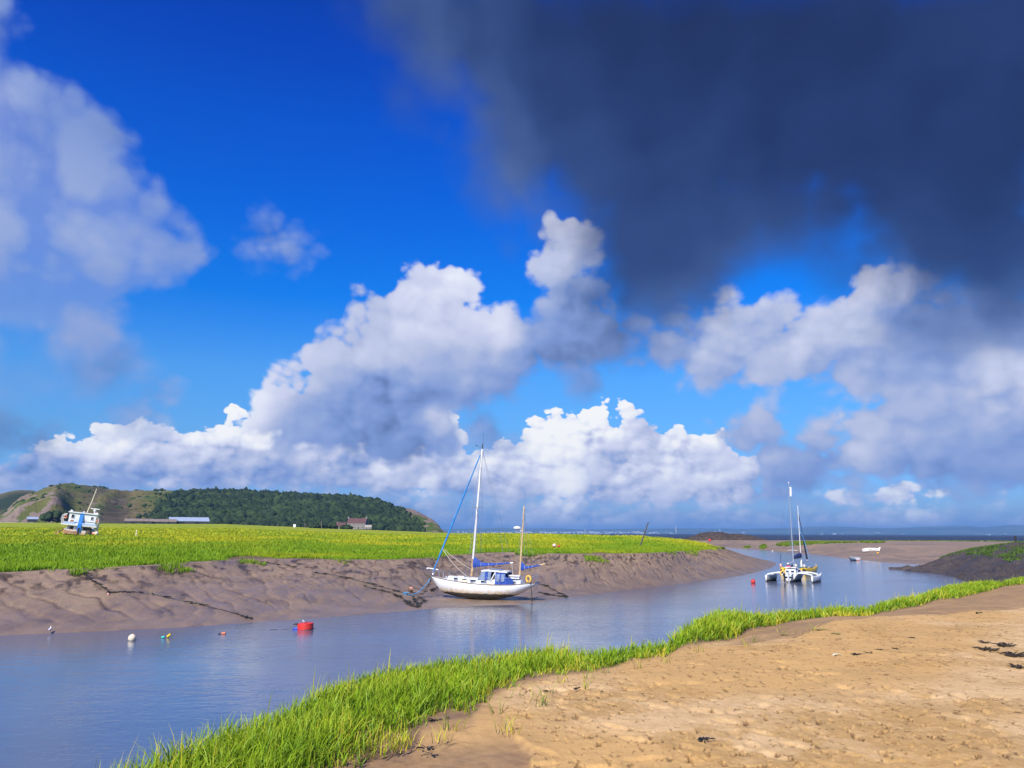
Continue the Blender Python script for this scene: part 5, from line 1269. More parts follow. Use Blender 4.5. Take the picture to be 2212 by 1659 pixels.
def build_trimaran():
    p = at_z(788.5, 582.4, 0)
    t = empty('trimaran', (p.x, p.y, 0), (0, 0, R(-31)), 'white trimaran with three slim hulls moored in the creek', 'sailing boat')
    hm = hull_mat('trimaran_hull', (.80, .79, .75), (.60, .45, .26), (.16, .12, .075), .16, .50)
    slim_hull(MB(), 0, 0, 8.2, 1.15, .95, .15, .25, stern=.6).build('main_hull', hm, t, True)
    for s in (-1, 1):
        slim_hull(MB(), s*2.82, .3, 6.2, .62, .72, .18, .15, stern=.35).build('float_hull', hm, t, True)
        for y0, y1, w in ((1.5, .9, .42), (4.7, 4.4, .40)):
            rings = []
            for i in range(9):
                f = i/8; x = s*(.35+2.45*f); y = y0+(y1-y0)*f; z = 1.02+.16*math.sin(f*math.pi*.8)-.22*f*f; ww = w*(1.5-.8*f) if f < .5 else w*1.1
                rings.append([Vector((x, y-ww/2, z-.06)), Vector((x, y-ww/2, z+.05)), Vector((x, y, z+.10)), Vector((x, y+ww/2, z+.05)), Vector((x, y+ww/2, z-.06))])
            MB().loft(rings).build('cross_beam', WHITE, t, True)
        wd = MB(); wd.slab([(s*.5, .9, .95), (s*1.0, 1.2, 1.0), (s*1.15, 4.6, 1.05), (s*.5, 5.2, 1.0)], .09); wd.build('wing_deck', WHITE, t)
        nt_ = MB(); nt_.slab([(s*1.1, 1.4, 1.02), (s*2.65, 1.25, .86), (s*2.65, 4.3, .88), (s*1.15, 4.5, 1.04)], .025); nt_.build('trampoline', NET, t)
        fl = MB(); fl.loft([[Vector((s*(.50+.5*k), y, z)) for k, z in ((0, .30), (.5, .75), (1.0, .98), (.6, 1.0), (0, .9))] for y in (.7, 2.0, 4.0, 5.6)]); fl.build('hull_flare', hm, t, True)
    cb = MB(); cb.loft([[Vector((x*w, y, .95+z*h)) for x, z in ((-.75, 0), (-.68, .7), (-.5, 1), (.5, 1), (.68, .7), (.75, 0))] for y, w, h in ((1.3, 1.0, .62), (2.2, 1.05, .72), (4.2, .95, .70), (5.6, .6, .35))]); cb.build('cabin', WHITE, t, True)
    for x in (-.32, .30):
        MB().box((x, 1.28, 1.30), (.38, .05, .22), rx(R(-8))).build('window', GLASS, t)
    for s in (-1, 1): MB().box((s*.745, 3.0, 1.33), (.05, 1.5, .20), ry(R(-s*8))).build('window', GLASS, t)
    MB().box((0, .5, 1.02), (.95, 1.0, .16)).build('cockpit_coaming', OFFW, t)
    for k, x in enumerate((-.25, .28)): MB().box((x, .0, .62), (.34, .05, .22)).build('stern_window', GLASS, t)
    tp = MB(); tp.box((0, 2.1, 1.78), (1.5, 1.2, .08)); tp.tube([(-.6, 1.6, 1.6), (-.6, 1.6, 1.78)], .03); tp.tube([(.6, 1.6, 1.6), (.6, 1.6, 1.78)], .03); tp.build('spray_dodger', WHITE, t)
    ru = MB(); ru.box((.12, -.14, .62), (.13, .22, 1.7), taper=.8); ru.build('rudder', ALUG, t)
    ob = MB(); ob.box((-.46, -.12, .95), (.26, .34, .36)); ob.box((-.46, -.12, .45), (.12, .16, .8)); ob.build('outboard_motor', BLACK, t)
    mt = MB(); mt.tube([(0, 3.5, 1.4), (-.02, 3.45, 7), (0, 3.4, 12.6)], [.075, .07, .05], 8); o = mt.build('mast', ALUG, t, True)
    MB().tube([(-.62, 3.5, 3.9), (.62, 3.5, 3.9)], .025, 6).build('crosstree', ALU, o)
    MB().slab([(.08, 3.4, 10.9), (.30, 3.4, 10.9), (.30, 3.4, 12.1), (.08, 3.4, 12.1)], .02, (0, 1, 0)).build('burgee', paint('white_flag', (.85, .85, .85), .8), o)
    MB().sphere((0, 3.4, 12.68), .09).build('masthead_light', WHITE, o, True)
    for a, b in (((0, 3.4, 12.3), (-2.7, 2.6, .85)), ((0, 3.4, 12.3), (2.7, 2.6, .85)), ((0, 3.4, 11.6), (0, 8.1, 1.1)), ((0, 3.4, 12.4), (.3, .1, 1.0)), ((0, 3.5, 6.5), (-.8, 2.6, 1.0)), ((0, 3.5, 6.5), (.8, 2.6, 1.0))): MB().tube([a, b], .012, 5).build('rigging_wire', WIRE, t)
    bo = MB(); bo.tube([(0, 3.3, 2.45), (.05, .6, 2.35)], .05, 7); bo.build('boom', ALU, t, True)
    for x, y, h in ((-1.05, .9, 1.0), (-.95, 4.6, 1.1), (1.0, 4.7, 1.3), (.9, .7, .9), (.62, 5.8, 1.2)):
        MB().tube([(x, y, .95), (x, y, .95+h)], .03, 6).build('stanchion', BLACK, t)
    M_ = Matrix.Translation(t.location) @ t.rotation_euler.to_matrix().to_4x4()
    lb = MB(); ring = [(.30*math.cos(a), 0, .30*math.sin(a)) for a in np.linspace(R(-50), R(230), 16)]; lb.tube(ring, .10, 8)
    o = lb.build('horseshoe_lifebuoy', LIFEY, None, True); o.location = M_ @ Vector((-.62, -.05, 1.08)); tag(o, 'yellow horseshoe lifebuoy hung on the stern of the white trimaran', 'lifebuoy')
    bg = MB(); bg.sphere((0, 0, 0), .3, (1.2, .8, .55)); o = bg.build('kit_bag', paint('pink_bag', (.75, .10, .14), .7), None, True); o.location = M_ @ Vector((-.55, 3.0, 1.80)); tag(o, 'crimson bag on the cabin top of the white trimaran', 'bag')
    dn = empty('danbuoy', M_ @ Vector((-1.35, 2.0, 1.05)), (0, R(3), 0), 'thin marker pole with a pink float beside the cabin of the white trimaran', 'danbuoy')
    MB().tube([(0, 0, 0), (0, 0, 2.5)], .025, 6).build('pole', BLACK, dn); MB().lathe([(.02, .6), (.13, .75), (.14, 1.0), (.03, 1.2)], 12).build('float', PINK, dn, True)
    for k, (x, y, z, mtl, l) in enumerate(((-1.0, 1.0, 1.28, NAVY, 'dark blue fender ball on the port wing of the white trimaran'), (1.0, 4.9, 1.3, BLACK, 'black fender ball at the starboard wing of the white trimaran'))):
        s = MB(); s.sphere((0, 0, 0), .22); s.tube([(0, 0, .2), (0, 0, .32)], .04); o = s.build('fender', mtl, None, True); o.location = M_ @ Vector((x, y, z)); tag(o, l, 'fender')
build_trimaran()
def build_catamaran():
    p = at_z(793, 574.2, 0)
    t = empty('catamaran', (p.x, p.y, 0), (0, 0, R(-38)), 'yellow catamaran with a furled dark jib moored behind the trimaran', 'sailing boat')
    hm = hull_mat('catamaran_hull', (.80, .50, .015), (.62, .36, .03), (.30, .20, .06), .06, .18)
    for s in (-1, 1):
        slim_hull(MB(), s*1.62, 0, 6.6, .95, .85, .22, .2, stern=.7).build('hull', hm, t, True)
        MB().tube([(s*1.62+q, 1.0, .98) if i == 0 else (s*1.62+q*.3, 5.6, 1.05) for q in (.42,) for i in (0, 1)], .03, 6).build('toe_rail', TEAK, t)
        MB().box((s*1.62, 3.3, 1.0), (.5, 1.2, .12)).build('hatch', paint('hatch_grey', (.35, .38, .40), .6), t)
        MB().box((s*1.62, -.12, .35), (.06, .25, .9)).build('rudder', WHITE, t)
        MB().tube([(s*1.62, 5.6, 1.0), (s*1.62, 5.8, 1.5), (s*1.62, 6.4, 1.5), (s*1.62, 6.5, 1.1)], .022, 6).build('bow_rail', STEEL, t)
    for y, z in ((.7, .72), (3.9, .85)):
        MB().box((0, y, z), (3.0, .28, .24)).build('cross_beam', YELLOW, t)
    MB().slab([(-1.25, .9, .92), (1.25, .9, .92), (1.25, 3.8, .95), (-1.25, 3.8, .95)], .03).build('trampoline', paint('teal_net', (.05, .16, .18), .8, .3, 10), t)
    MB().box((.15, 3.6, 1.5), (.28, .28, 1.15)).build('mast_step', WHITE, t)
    mt = MB(); mt.tube([(.1, 3.7, 1.0), (.1, 3.65, 10.4)], [.065, .045], 8); o = mt.build('mast', ALU, t, True)
    fj = MB(); fj.tube([Vector((.25, 6.1, 2.1)).lerp(Vector((.12, 3.8, 9.0)), f) for f in np.linspace(0, 1, 16)], [.15-.11*i/15 for i in range(16)], 8); fj.build('furled_jib', paint('dark_sail_strip', (.02, .035, .06), .7, .3, 3), t, True)
    MB().lathe([(.05, 0), (.14, .05), (.14, .2), (.05, .25)], 10, (.25, 6.15, 1.85)).build('furling_drum', WHITE, t)
    bo = MB(); bo.tube([(.1, 3.6, 2.35), (.0, .3, 2.15)], .05, 7); bo.build('boom', ALU, t)
    sl = MB(); rings = []
    for i in range(9):
        f = i/8; c = Vector((.1-.1*f, 3.5-3.0*f, 2.42-.15*f)); h = .75-.35*f
        rings.append([c+Vector((w*(.26-.08*f), 0, z*h)) for w, z in ((-1, .1), (-.8, .55), (-.2, 1), (.5, .85), (1, .4), (.7, 0), (-.4, -.1))])
    sl.loft(rings).build('stowed_sail', NAVY, t, True)
    for a, b in (((.1, 3.7, 9.8), (-1.6, 3.2, .95)), ((.1, 3.7, 9.0), (.25, 6.2, 1.9))): MB().tube([a, b], .012, 5).build('rigging_wire', WIRE, t)
    MB().tube([(.1, 3.7, 7.5), (1.95, 3.2, .95)], .03, 5).build('blue_shroud', ROPEB, t)
    MB().tube([(-1.6, 6.4, 1.0), (0.25, 6.2, 1.85), (1.6, 6.4, 1.0)], .03, 5).build('bridle', WIRE, t)
    om = MB(); om.box((-.2, .45, 1.15), (.3, .4, .45)); om.box((-.2, .42, .55), (.14, .18, .9)); om.build('outboard_motor', BLACK, t)
    M_ = Matrix.Translation(t.location) @ t.rotation_euler.to_matrix().to_4x4()
    for x, y, z, r, c0, l in ((-1.1, 1.2, 1.16, .26, NAVY, 'dark blue fender ball at the left of the yellow catamaran deck'), (-1.15, 1.25, 1.46, .16, WHITE, 'small white fender ball on top of the dark blue one on the yellow catamaran'), (-.1, 1.6, 1.2, .27, CREAM, 'cream fender ball in the middle of the yellow catamaran deck'), (-.2, 1.1, 1.12, .2, SKYB, 'blue fender ball beside the cream one on the yellow catamaran'), (1.15, 1.6, 1.2, .26, OFFW, 'white fender ball on the starboard side of the yellow catamaran deck'), (-.55, 2.9, 1.2, .24, YELLOW, 'yellow fender ball by the mast of the yellow catamaran')):
        s = MB(); s.sphere((0, 0, 0), r, (1, 1, 1.05)); s.tube([(0, 0, r*.95), (0, 0, r*1.35)], r*.18); o = s.build('fender', c0, None, True); o.location = M_ @ Vector((x, y, z)); tag(o, l, 'fender', 'fender balls on the catamaran')
build_catamaran()

def dinghy(name, L, B, H, loc, rot, out_m, in_m, label, extras=None):
    t = empty(name, loc, rot, label, 'dinghy')
    def ring(f, k, dz):
        x = -L/2+L*f; b = (B/2-k)*(.72+.28*math.sin(min(1, f/.5)*math.pi/2))*(1-max(0, (f-.5)/.5)**2.3*.98); zs = H*(.86+.30*f**2); zk = dz+.35*H*max(0, (f-.8)/.2)**2
        return [Vector((x, b*u, zk+(zs-zk)*v)) for u, v in ((-1, 1), (-.93, .55), (-.62, .12), (0, 0), (.62, .12), (.93, .55), (1, 1))]
    fs = np.linspace(0, 1, 13)
    h = MB(); h.loft([ring(f, 0, 0) for f in fs], close=False, cap=False); o = len(h.v); h.v += [tuple(v) for v in ring(0, 0, 0)]; h.f.append(tuple(range(o, o+7))); h.build('hull', out_m, t, True)
    i_ = MB(); i_.loft([ring(min(.965, max(.02, f)), .05, .06) for f in fs], close=False, cap=False); o = len(i_.v); i_.v += [tuple(v) for v in ring(.02, .05, .06)]; i_.f.append(tuple(range(o, o+7))); i_.build('inner_lining', in_m, t, True)
    g = MB()
    for s in (0, 6): g.tube([ring(f, .02, 0)[s] for f in fs], .045, 6)
    g.tube([ring(0, .02, 0)[k] for k in (0, 6)], .045, 6); g.build('gunwale', out_m, t, True)
    for f in (.12, .45, .75):
        r = ring(f, .05, .06); x = r[0].x; MB().box((x, 0, H*.58), (.26, abs(r[1].y)*2, .04)).build('thwart', TEAK if in_m is not OFFW else OFFW, t)
    return t
def build_dinghies():
    p = at_z(855.6, 560.6, 0)
    d = dinghy('dinghy', 3.3, 1.75, .80, (p.x, p.y+.9, -.02), (R(6), R(3), R(98)), GREYG, paint('dark_lining', (.06, .055, .05), .8, .3, 4), 'pale grey open dinghy afloat near the far bank')
    o = empty('mooring_buoy', (p.x+.25, p.y-.55, .14), (0, 0, 0), 'orange-red pick-up buoy touching the pale grey dinghy', 'buoy')
    MB().sphere((0, 0, 0), .27).build('float', ORANGE, o, True); MB().tube([(0, 0, .24), (0, 0, .38)], .05).build('eye', BLACK, o)
    q = at_z(871.5, 554.6, .55)
    zz = float(flat_z(np.array(math.atan2(q.x, q.y)), np.array(math.hypot(q.x, q.y))))
    d2 = dinghy('dinghy', 4.4, 1.7, .85, (q.x, q.y, zz+.02), (R(26), R(3), R(160)), WHITE_W, OFFW, 'white dinghy lying tilted on the far mud bank')
    om = MB(); om.box((-2.25, 0, 1.0), (.34, .34, .42)); om.build('outboard_motor', WHITE, d2); om = MB(); om.box((-2.3, 0, .55), (.16, .14, .8)); om.box((-2.3, 0, .2), (.35, .1, .1)); om.build('outboard_leg', BLACK, d2)
    lw = MB(); lw.tube([(-1.6+.3*k, .87-.10*(k % 2), .74-.34*(k % 2)) for k in range(9)], .025, 5); lw.build('zigzag_line', BLACK, d2)  # thin black zigzag line along the side of the dinghy
    b = at_z(876.8, 553.9, zz); o = empty('mooring_buoy', (b.x, b.y-.6, zz+.25), (0, 0, 0), 'orange-yellow buoy on the mud under the stern of the white dinghy', 'buoy')
    MB().sphere((0, 0, 0), .24).build('float', paint('amber_plastic', (.85, .42, .02), .5), o, True); MB().tube([(0, 0, .2), (0, 0, .34)], .05).build('eye', BLACK, o)
build_dinghies()

# ------------------------------------------------------------------ grounded fishing boat on the marsh
def build_wreck():
    p = marsh_at(76.5, 217)
    t = empty('fishing_boat', (p.x, p.y, p.z+.35), (0, R(6.0), -math.atan2(p.x, p.y)-R(7)), 'rusty white fishing boat with a blue stripe stranded on the marsh', 'fishing boat')
    # stern with rust
    hb = MB(); rings = []
    for y, w, z0, z1 in ((-2.2, 1.9, -.6, 1.0), (-1.6, 2.5, -.8, 1.0), (0, 2.9, -1, 1.05), (3, 3.0, -1, 1.2), (6, 2.6, -1, 1.6), (8.5, 1.2, -.6, 2.2), (9.6, .1, 0, 2.5)):
        rings.append([Vector((x*w+.1, y, z0+(z1-z0)*v)) for x, v in ((-1.02, 1), (-1, .55), (-.75, .1), (0, 0), (.75, .1), (1, .55), (1.02, 1))])
    hb.loft(rings).build('hull', hull_mat('wreck_hull', (.72, .66, .55), (.60, .30, .10), (.25, .12, .06), .1, 1.1), t, True)
    bw = MB(); bw.loft([[Vector((x, y, z)) for x, z in ((-2.6+q, .0), (-2.7+q, .75), (.4-q*.3, .75), (.5-q*.3, .0))] for y, q in ((-2.6, .35), (-2.25, 0))]); bw.build('stern_bulwark', RUST, t)
    tx = MB(); rg = random.Random(4)
    for k in range(11): tx.box((-1.6+k*.15, -2.62, .45+rg.uniform(-.02, .02)), (.09, .02, rg.uniform(.10, .17)), bev=.05)
    tx.build('faded_name', paint('faded_name_blue', (.22, .30, .42), .8), bw and t.children[-1])
    lh = MB(); lh.box((.2, 1.0, 1.25), (4.6, 5.0, 1.5)); lh.build('lower_deckhouse', WHITE_W, t)
    for x, w in ((-1.15, .75), (1.75, .9)): MB().box((x, -1.56, 1.25), (w, .12, 1.0)).build('doorway', paint('dark_opening', (.06, .04, .035), .9), t)
    MB().box((.95, -1.56, 1.15), (.7, .1, 1.1)).build('door', WHITE, t)
    MB().box((2.55, -.8, .9), (.9, 1.6, 1.7)).build('timber_screen', WOODP, t)
    ud = MB(); ud.loft([[Vector((x*3.75+.35, y, z)) for x, z in ((-1, 2.25), (-1.02, 2.1), (-.96, 1.95), (.96, 1.95), (1.02, 2.1), (1, 2.25))] for y in (-2.3, -2.0, 3.5, 3.8)]); ud.build('upper_deck', WHITE_W, t)
    bp = MB(); bp.box((-1.7, -2.28, 2.5), (2.6, .10, .42)); bp.box((2.35, -2.28, 2.5), (3.2, .10, .42)); bp.build('blue_coaming', paint('pale_blue_paint', (.42, .55, .72), .6), t)
    uh = MB(); uh.loft([[Vector((x*2.85+.72, y, z)) for x, z in ((-1, 2.25), (-1, 4.75), (-.97, 4.82), (.97, 4.82), (1, 4.75), (1, 2.25))] for y in (-1.7, 2.8)]); uh.build('wheelhouse', WHITE, t)
    rf = MB(); rf.box((.75, .5, 4.97), (6.3, 5.0, .26)); rf.build('wheelhouse_roof', WHITE, t)
    for x, z, w, h in ((-1.32, 4.05, .55, .75), (2.75, 3.95, .40, .62)):
        o = MB().box((x, -1.72, z), (w, .08, h)).build('window', GLASS, t); f = MB()
        for sx in (-1, 1): f.box((x+sx*(w/2+.04), -1.74, z), (.08, .10, h+.14))
        f.box((x, -1.74, z+h/2+.03), (w+.16, .10, .07)); f.box((x, -1.74, z-h/2-.03), (w+.16, .10, .07)); f.build('frame', OFFW, o)
    MB().box((-1.35, -1.73, 2.85), (.62, .08, .75)).build('side_door', RUST, t)
    MB().box((2.3, -1.72, 3.05), (2.4, .05, .10)).build('handrail', BLACK, t)
    st = MB(); st.loft([[Vector((x, y, z)) for y, z in ((-2.42, .55), (-2.42, 2.4), (-1.78, 4.7), (-1.78, 5.2), (-1.55, 5.2), (-1.9, 2.3), (-2.2, .55))] for x in (.12, .92)]); st.build('blue_ladder_casing', SKYB, t)
    MB().box((.52, -2.46, 1.05), (.42, .06, 1.0)).build('casing_opening', BLACK, t)
    MB().box((.5, -2.05, 3.35), (.30, .08, .22)).build('casing_vent', paint('deep_blue', (.01, .08, .30), .6), t)
    MB().box((-.35, -2.36, 3.05-.35), (.75, .08, .22)).build('casing_bracket', SKYB, t)
    MB().box((-2.05, .3, 5.28), (.5, .5, .36)).build('roof_locker', WHITE, t); MB().box((3.3, .3, 5.25), (.65, .5, .32)).build('roof_locker', WHITE, t)
    ms = MB(); ms.tube([(1.15, .3, 5.0), (1.75, .3, 8.0), (2.15, .3, 11.0)], [.11, .10, .07], 8); o = ms.build('mast', paint('mast_cream', (.75, .66, .42), .5, .1, 2), t, True)
    MB().box((2.12, .3, 10.1), (.3, .1, .1)).build('mast_bracket', WHITE, o)
    MB().tube([(.95, .3, 5.1), (.85, .3, 5.85)], .09, 7).build('exhaust_stack', BLACK, t)
    MB().sphere((.6, .2, 5.25), .2).build('deck_light', WHITE, t, True)
    rd = MB(); rd.tube([(2.75, .3, 5.1), (2.75, .3, 5.7)], .12, 8); rd.lathe([(.1, 5.6), (.33, 5.75), (.33, 5.95), (.12, 6.12)], 12, (2.75, .3, 0)); rd.build('radar_mount', WHITE, t, True)
    MB().box((2.75, .3, 6.25), (1.95, .22, .2)).build('radar_scanner', WHITE, t)
    for s, x in ((-1, -3.25), (1, 3.98)):
        r = MB()
        for k, (dx, y) in enumerate(((0, -2.1), (s*.05, -1.0), (0, .3), (0, 1.6))): r.tube([(x+dx, y, 2.2), (x+s*.35, y, 3.2), (x+s*.2, y, 4.1), (x-s*.35, y, 4.55)], .05, 6)
        for z, k in ((2.8, .22), (3.4, .34), (4.05, .22)): r.tube([(x+s*k, -2.1, z), (x+s*k, 1.6, z)], .04, 6)
        r.tube([(x+s*.2, -2.1, 3.5), (x-s*.6, -2.15, 3.55)], .04, 6); r.build('side_railing', WHITE_W, t, True)
    sr = MB(); sr.tube([(-4.3, -2.2, -.4), (-3.9, -2.2, .9), (-2.5, -2.2, 1.85)], .06, 6); sr.tube([(-3.6, -2.2, -.4), (-3.3, -2.2, .6), (-2.5, -2.2, 1.1)], .06, 6); sr.tube([(-4.0, -2.2, .4), (-3.3, -2.2, .5)], .05, 6); sr.slab([(-4.2, -2.1, -.4), (-3.7, -2.1, -.4), (-2.5, -2.1, .9), (-2.5, -2.1, 1.3)], .06, (0, 1, 0)); sr.build('stern_ramp', RUST, t)
    M_ = Matrix.Translation(t.location) @ t.rotation_euler.to_matrix().to_4x4()
    for v, l in (((-2.75, -1.9, 3.75), 'orange lifebuoy on the left railing of the stranded fishing boat'), ((4.0, -1.9, 3.45), 'orange lifebuoy on the right railing of the stranded fishing boat')):
        m = MB(); m.tube([(.26*math.cos(a), 0, .33*math.sin(a)) for a in np.linspace(0, 6.283, 17)], .085, 8); o = m.build('ring_lifebuoy', ORANGE, None, True); o.location = M_ @ Vector(v); tag(o, l, 'lifebuoy', 'lifebuoys on the stranded fishing boat')
    rg = random.Random(2)
    for k, (x, z, r, c, l) in enumerate(((3.95, 1.25, .52, CREAM, 'topmost cream buoy of the pile beside the stranded fishing boat'), (3.75, .45, .50, PINK, 'pinkish buoy at the left of the pile beside the stranded fishing boat'), (4.3, .5, .48, CREAM, 'right-hand cream buoy of the pile beside the stranded fishing boat'), (3.7, -.1, .40, RED, 'red buoy at the foot of the pile beside the stranded fishing boat'), (4.35, -.1, .38, BLACK, 'black buoy at the foot of the pile beside the stranded fishing boat'))):
        m = MB(); m.sphere((0, 0, 0), r, (1, 1, 1.05)); m.tube([(0, 0, r*.9), (0, 0, r*1.3)], r*.16); o = m.build('net_buoy', c, None, True); o.location = M_ @ Vector((x, -1.2+rg.uniform(-.2, .2), z+.2)); tag(o, l, 'buoy', 'net buoys piled beside the fishing boat')
build_wreck()
# ------------------------------------------------------------------ buoys, birds, posts, ropes
def ball_buoy(loc, r, mat, label, group=None, fouled=None, tilt=(0, 0, 0), sq=1.0):
    t = empty('mooring_buoy', loc, tilt, label, 'buoy', group)
    MB().sphere((0, 0, 0), r, (1, 1, sq), 24, 16).build('float', mat, t, True)
    MB().lathe([(r*.28, r*sq*.93), (r*.26, r*sq*1.02), (r*.12, r*sq*1.05), (r*.12, r*sq*1.12), (.001, r*sq*1.13)], 12).build('top_eye', fouled or mat, t, True)
    return t
def two_tone(name, c1, c2, z0):
    m, b, _ = new_mat(name); p = objco(); s = node('ShaderNodeSeparateXYZ'); link(p, s.inputs[0]); n = noise(p, 6, 4, .6)
    z = math_('ADD', s.outputs[2], mapr(n, .35, .65, -.05, .05))
    setp(b, col=mixc(mapr(z, z0-.02, z0+.02, 0, 1), mixc(n, c2, tuple(v*.5 for v in c2)), mixc(mapr(n, .3, .7, 0, 1), c1, tuple(v*.85 for v in c1))), rough=.5); return m
p = at_z(132, 640.5, 0); ball_buoy((p.x, p.y, .13), .215, two_tone('cream_buoy', (.82, .68, .46), (.30, .22, .14), -.12), 'large cream ball buoy floating at the left of the creek', tilt=(R(10), R(14), 0))
p = at_z(163, 638.3, 0); o = empty('float_line', (p.x, p.y, .06), (0, R(80), R(20)), 'small turquoise float beside a yellow one', 'float'); MB().lathe([(.02, -.10), (.065, -.07), (.07, .07), (.02, .10)], 12).build('float', TURQ, o, True); MB().tube([(0, 0, .09), (0, .01, .15)], .02).build('eye', BLACK, o); o.name = 'net_float'
p = at_z(168.7, 637.8, 0); o = empty('net_float', (p.x, p.y, .12), (0, R(55), R(-20)), 'small yellow float beside a turquoise one', 'float'); MB().lathe([(.02, -.15), (.07, -.11), (.075, .10), (.025, .15)], 12).build('float', paint('bright_yellow_plastic', (.85, .58, .03), .45), o, True); MB().tube([(0, 0, .14), (0, .01, .19)], .02).build('eye', BLACK, o)
p = at_z(223.5, 634.2, 0); o = empty('net_float', (p.x, p.y, .05), (0, R(86), R(10)), 'small dull orange float half sunk near the red drum buoy', 'float'); MB().lathe([(.02, -.14), (.07, -.10), (.07, .10), (.02, .14)], 12).build('float', ORANGE, o, True); MB().tube([(0, 0, -.13), (0, 0, -.3)], .03).build('tail', WEED, o)
# red drum buoy
p = at_z(305.5, 629.2, 0); t = empty('drum_buoy', (p.x, p.y, 0), (R(1.5), R(-3), 0), 'bright red drum-shaped mooring buoy', 'buoy')
MB().lathe([(.44, -.14), (.485, -.08), (.49, 0), (.49, .32), (.48, .36), (.45, .375), (.001, .385)], 40).build('drum', RED, t, True)
MB().tube([(.49*math.cos(a), .49*math.sin(a), .01) for a in np.linspace(0, 6.283, 41)], .02, 6).build('waterline_weed', WEED, t, True)
MB().tube([(.02, 0, .37), (.02, 0, .44), (.14, 0, .44), (.14, 0, .37)], .02, 7).build('mooring_eye', paint('rusty_iron', (.10, .07, .05), .8, .4, 6), t, True)
MB().tube([(.492*math.cos(a), .492*math.sin(a), .315) for a in np.linspace(0, 6.283, 41)], .011, 5).build('rim', paint('red_rim', (.60, .03, .02), .5), t, True)
DR = Vector((p.x, p.y, 0))
q = at_z(295.5, 629.5, 0); o = empty('net_float', (q.x, q.y, .04), (0, R(88), R(5)), 'blue float in the water beside the red drum buoy', 'float'); MB().lathe([(.03, -.16), (.07, -.12), (.075, .12), (.03, .16)], 12).build('float', paint('royal_blue_plastic', (.02, .07, .48), .5), o, True); MB().tube([(0, 0, -.15), (0, 0, -.22)], .015).build('eye', BLACK, o)
WEEDK = paint('olive_black_weed', (.030, .026, .016), .5, .4, 8, bmp=.6)
def rope_obj(pts, r, mat, label, weeds=0, seed=0, n=None):
    r *= .62; weeds = int(weeds*.8)
    pts = [Vector(v) for v in pts]; rg = random.Random(seed)
    fine = []
    for a, b in zip(pts[:-1], pts[1:]):
        k = max(2, int((b-a).length/.25))
        for i in range(k): fine.append(a.lerp(b, i/k)+Vector((rg.gauss(0, r*.7), rg.gauss(0, r*.7), abs(rg.gauss(0, r*.3)))))
    fine.append(pts[-1])
    m = MB(); m.tube(fine, [r*rg.uniform(.75, 1.3) for _ in fine], 6)
    if weeds:
        w = m
        for k in range(weeds):
            i = rg.randrange(len(fine)); c = fine[i]
            for j in range(4):
                a = rg.uniform(0, 6.3); l = rg.uniform(.12, .42)
                w.tube([c, c+Vector((math.cos(a)*l*.5, math.sin(a)*l*.5, .03)), c+Vector((math.cos(a)*l, math.sin(a)*l, .0))], [.03, .04, .012], 5)
    o = m.build('mooring_rope', WEEDK if weeds else mat, None, True); tag(o, label, 'rope')
    return o
rope_obj([DR+Vector((-.46, -.05, .30)), DR+Vector((-.75, -.1, .13)), DR+Vector((-1.15, -.12, .015)), DR+Vector((-2.0, -.25, -.04))], .018, ROPED, 'dark slack rope running into the water from the red drum buoy', 3)
def mh(x, y, dz=.04): v = mud_hit(x/4, y/4); return Vector((v.x, v.y, v.z+dz))
# ball by the ketch and its ropes
bp = mh(1642, 2372, 0); KB = bp+Vector((0, 0, .20))
ball_buoy(KB, .26, two_tone('salmon_buoy', (.85, .42, .26), (.20, .10, .06), .0), 'orange ball buoy lying on the mud ahead of the white two-masted yacht', tilt=(R(-35), R(40), 0))
KNOT = mh(1648, 2386, .05)
BOW = ON_K((-.1+KOX, 0, 1.72))
rope_obj([BOW, BOW.lerp(KNOT, .35)+Vector((0, -.1, -.30)), BOW.lerp(KNOT, .7)+Vector((0, -.1, -.28)), KNOT], .055, ROPEB, 'blue mooring rope from the bow of the white two-masted yacht to the orange ball buoy', 0, 3)
rope_obj([BOW+Vector((.1, -.05, -.2)), BOW.lerp(KNOT, .45)+Vector((.1, -.2, -.75)), KNOT+Vector((.8, -.2, .1)), KNOT], .045, ROPED, 'weedy dark rope hanging below the blue mooring rope of the yacht', 7, 4)
rope_obj([KNOT+Vector((-.2, 0, .25)), KNOT+Vector((-.9, .1, .12)), KNOT+Vector((-.5, -.1, .05)), KNOT], .06, ROPEB, 'short loop of blue rope at the foot of the orange ball buoy', 0, 5)
rope_obj([mh(x, y) for x, y in ((1250, 2292), (1330, 2304), (1400, 2316), (1480, 2338), (1570, 2362), (1648, 2386))], .05, ROPED, 'upper weedy mooring line crossing the mud to the orange ball buoy', 26, 6)
rope_obj([mh(x, y) for x, y in ((1460, 2346), (1530, 2366), (1590, 2386), (1625, 2405), (1650, 2428))], .07, ROPED, 'thick weed-covered line running down the mud left of the orange ball buoy', 60, 7)
rope_obj([mh(x, y) for x, y in ((1650, 2392), (1660, 2402), (1668, 2416), (1672, 2432))], .06, ROPED, 'short weedy chain below the orange ball buoy', 26, 8)
rope_obj([mh(x, y) for x, y in ((1672, 2392), (1690, 2400), (1704, 2408), (1680, 2418), (1672, 2430))], .055, ROPED, 'looped weedy chain right of the orange ball buoy', 22, 9)
rope_obj([mh(x, y) for x, y in ((1760, 2345), (1748, 2353), (1736, 2360), (1724, 2368))], .07, WEED, 'black weedy strop on the mud beside the yacht bow', 10, 10)
rope_obj([mh(x, y) for x, y in ((318, 2284), (360, 2318), (400, 2350), (440, 2371), (500, 2374), (560, 2380), (640, 2390), (720, 2410), (790, 2424), (870, 2438), (940, 2456), (1010, 2480))], .045, ROPED, 'long dark mooring line snaking across the mud bank at the left', 40, 11)
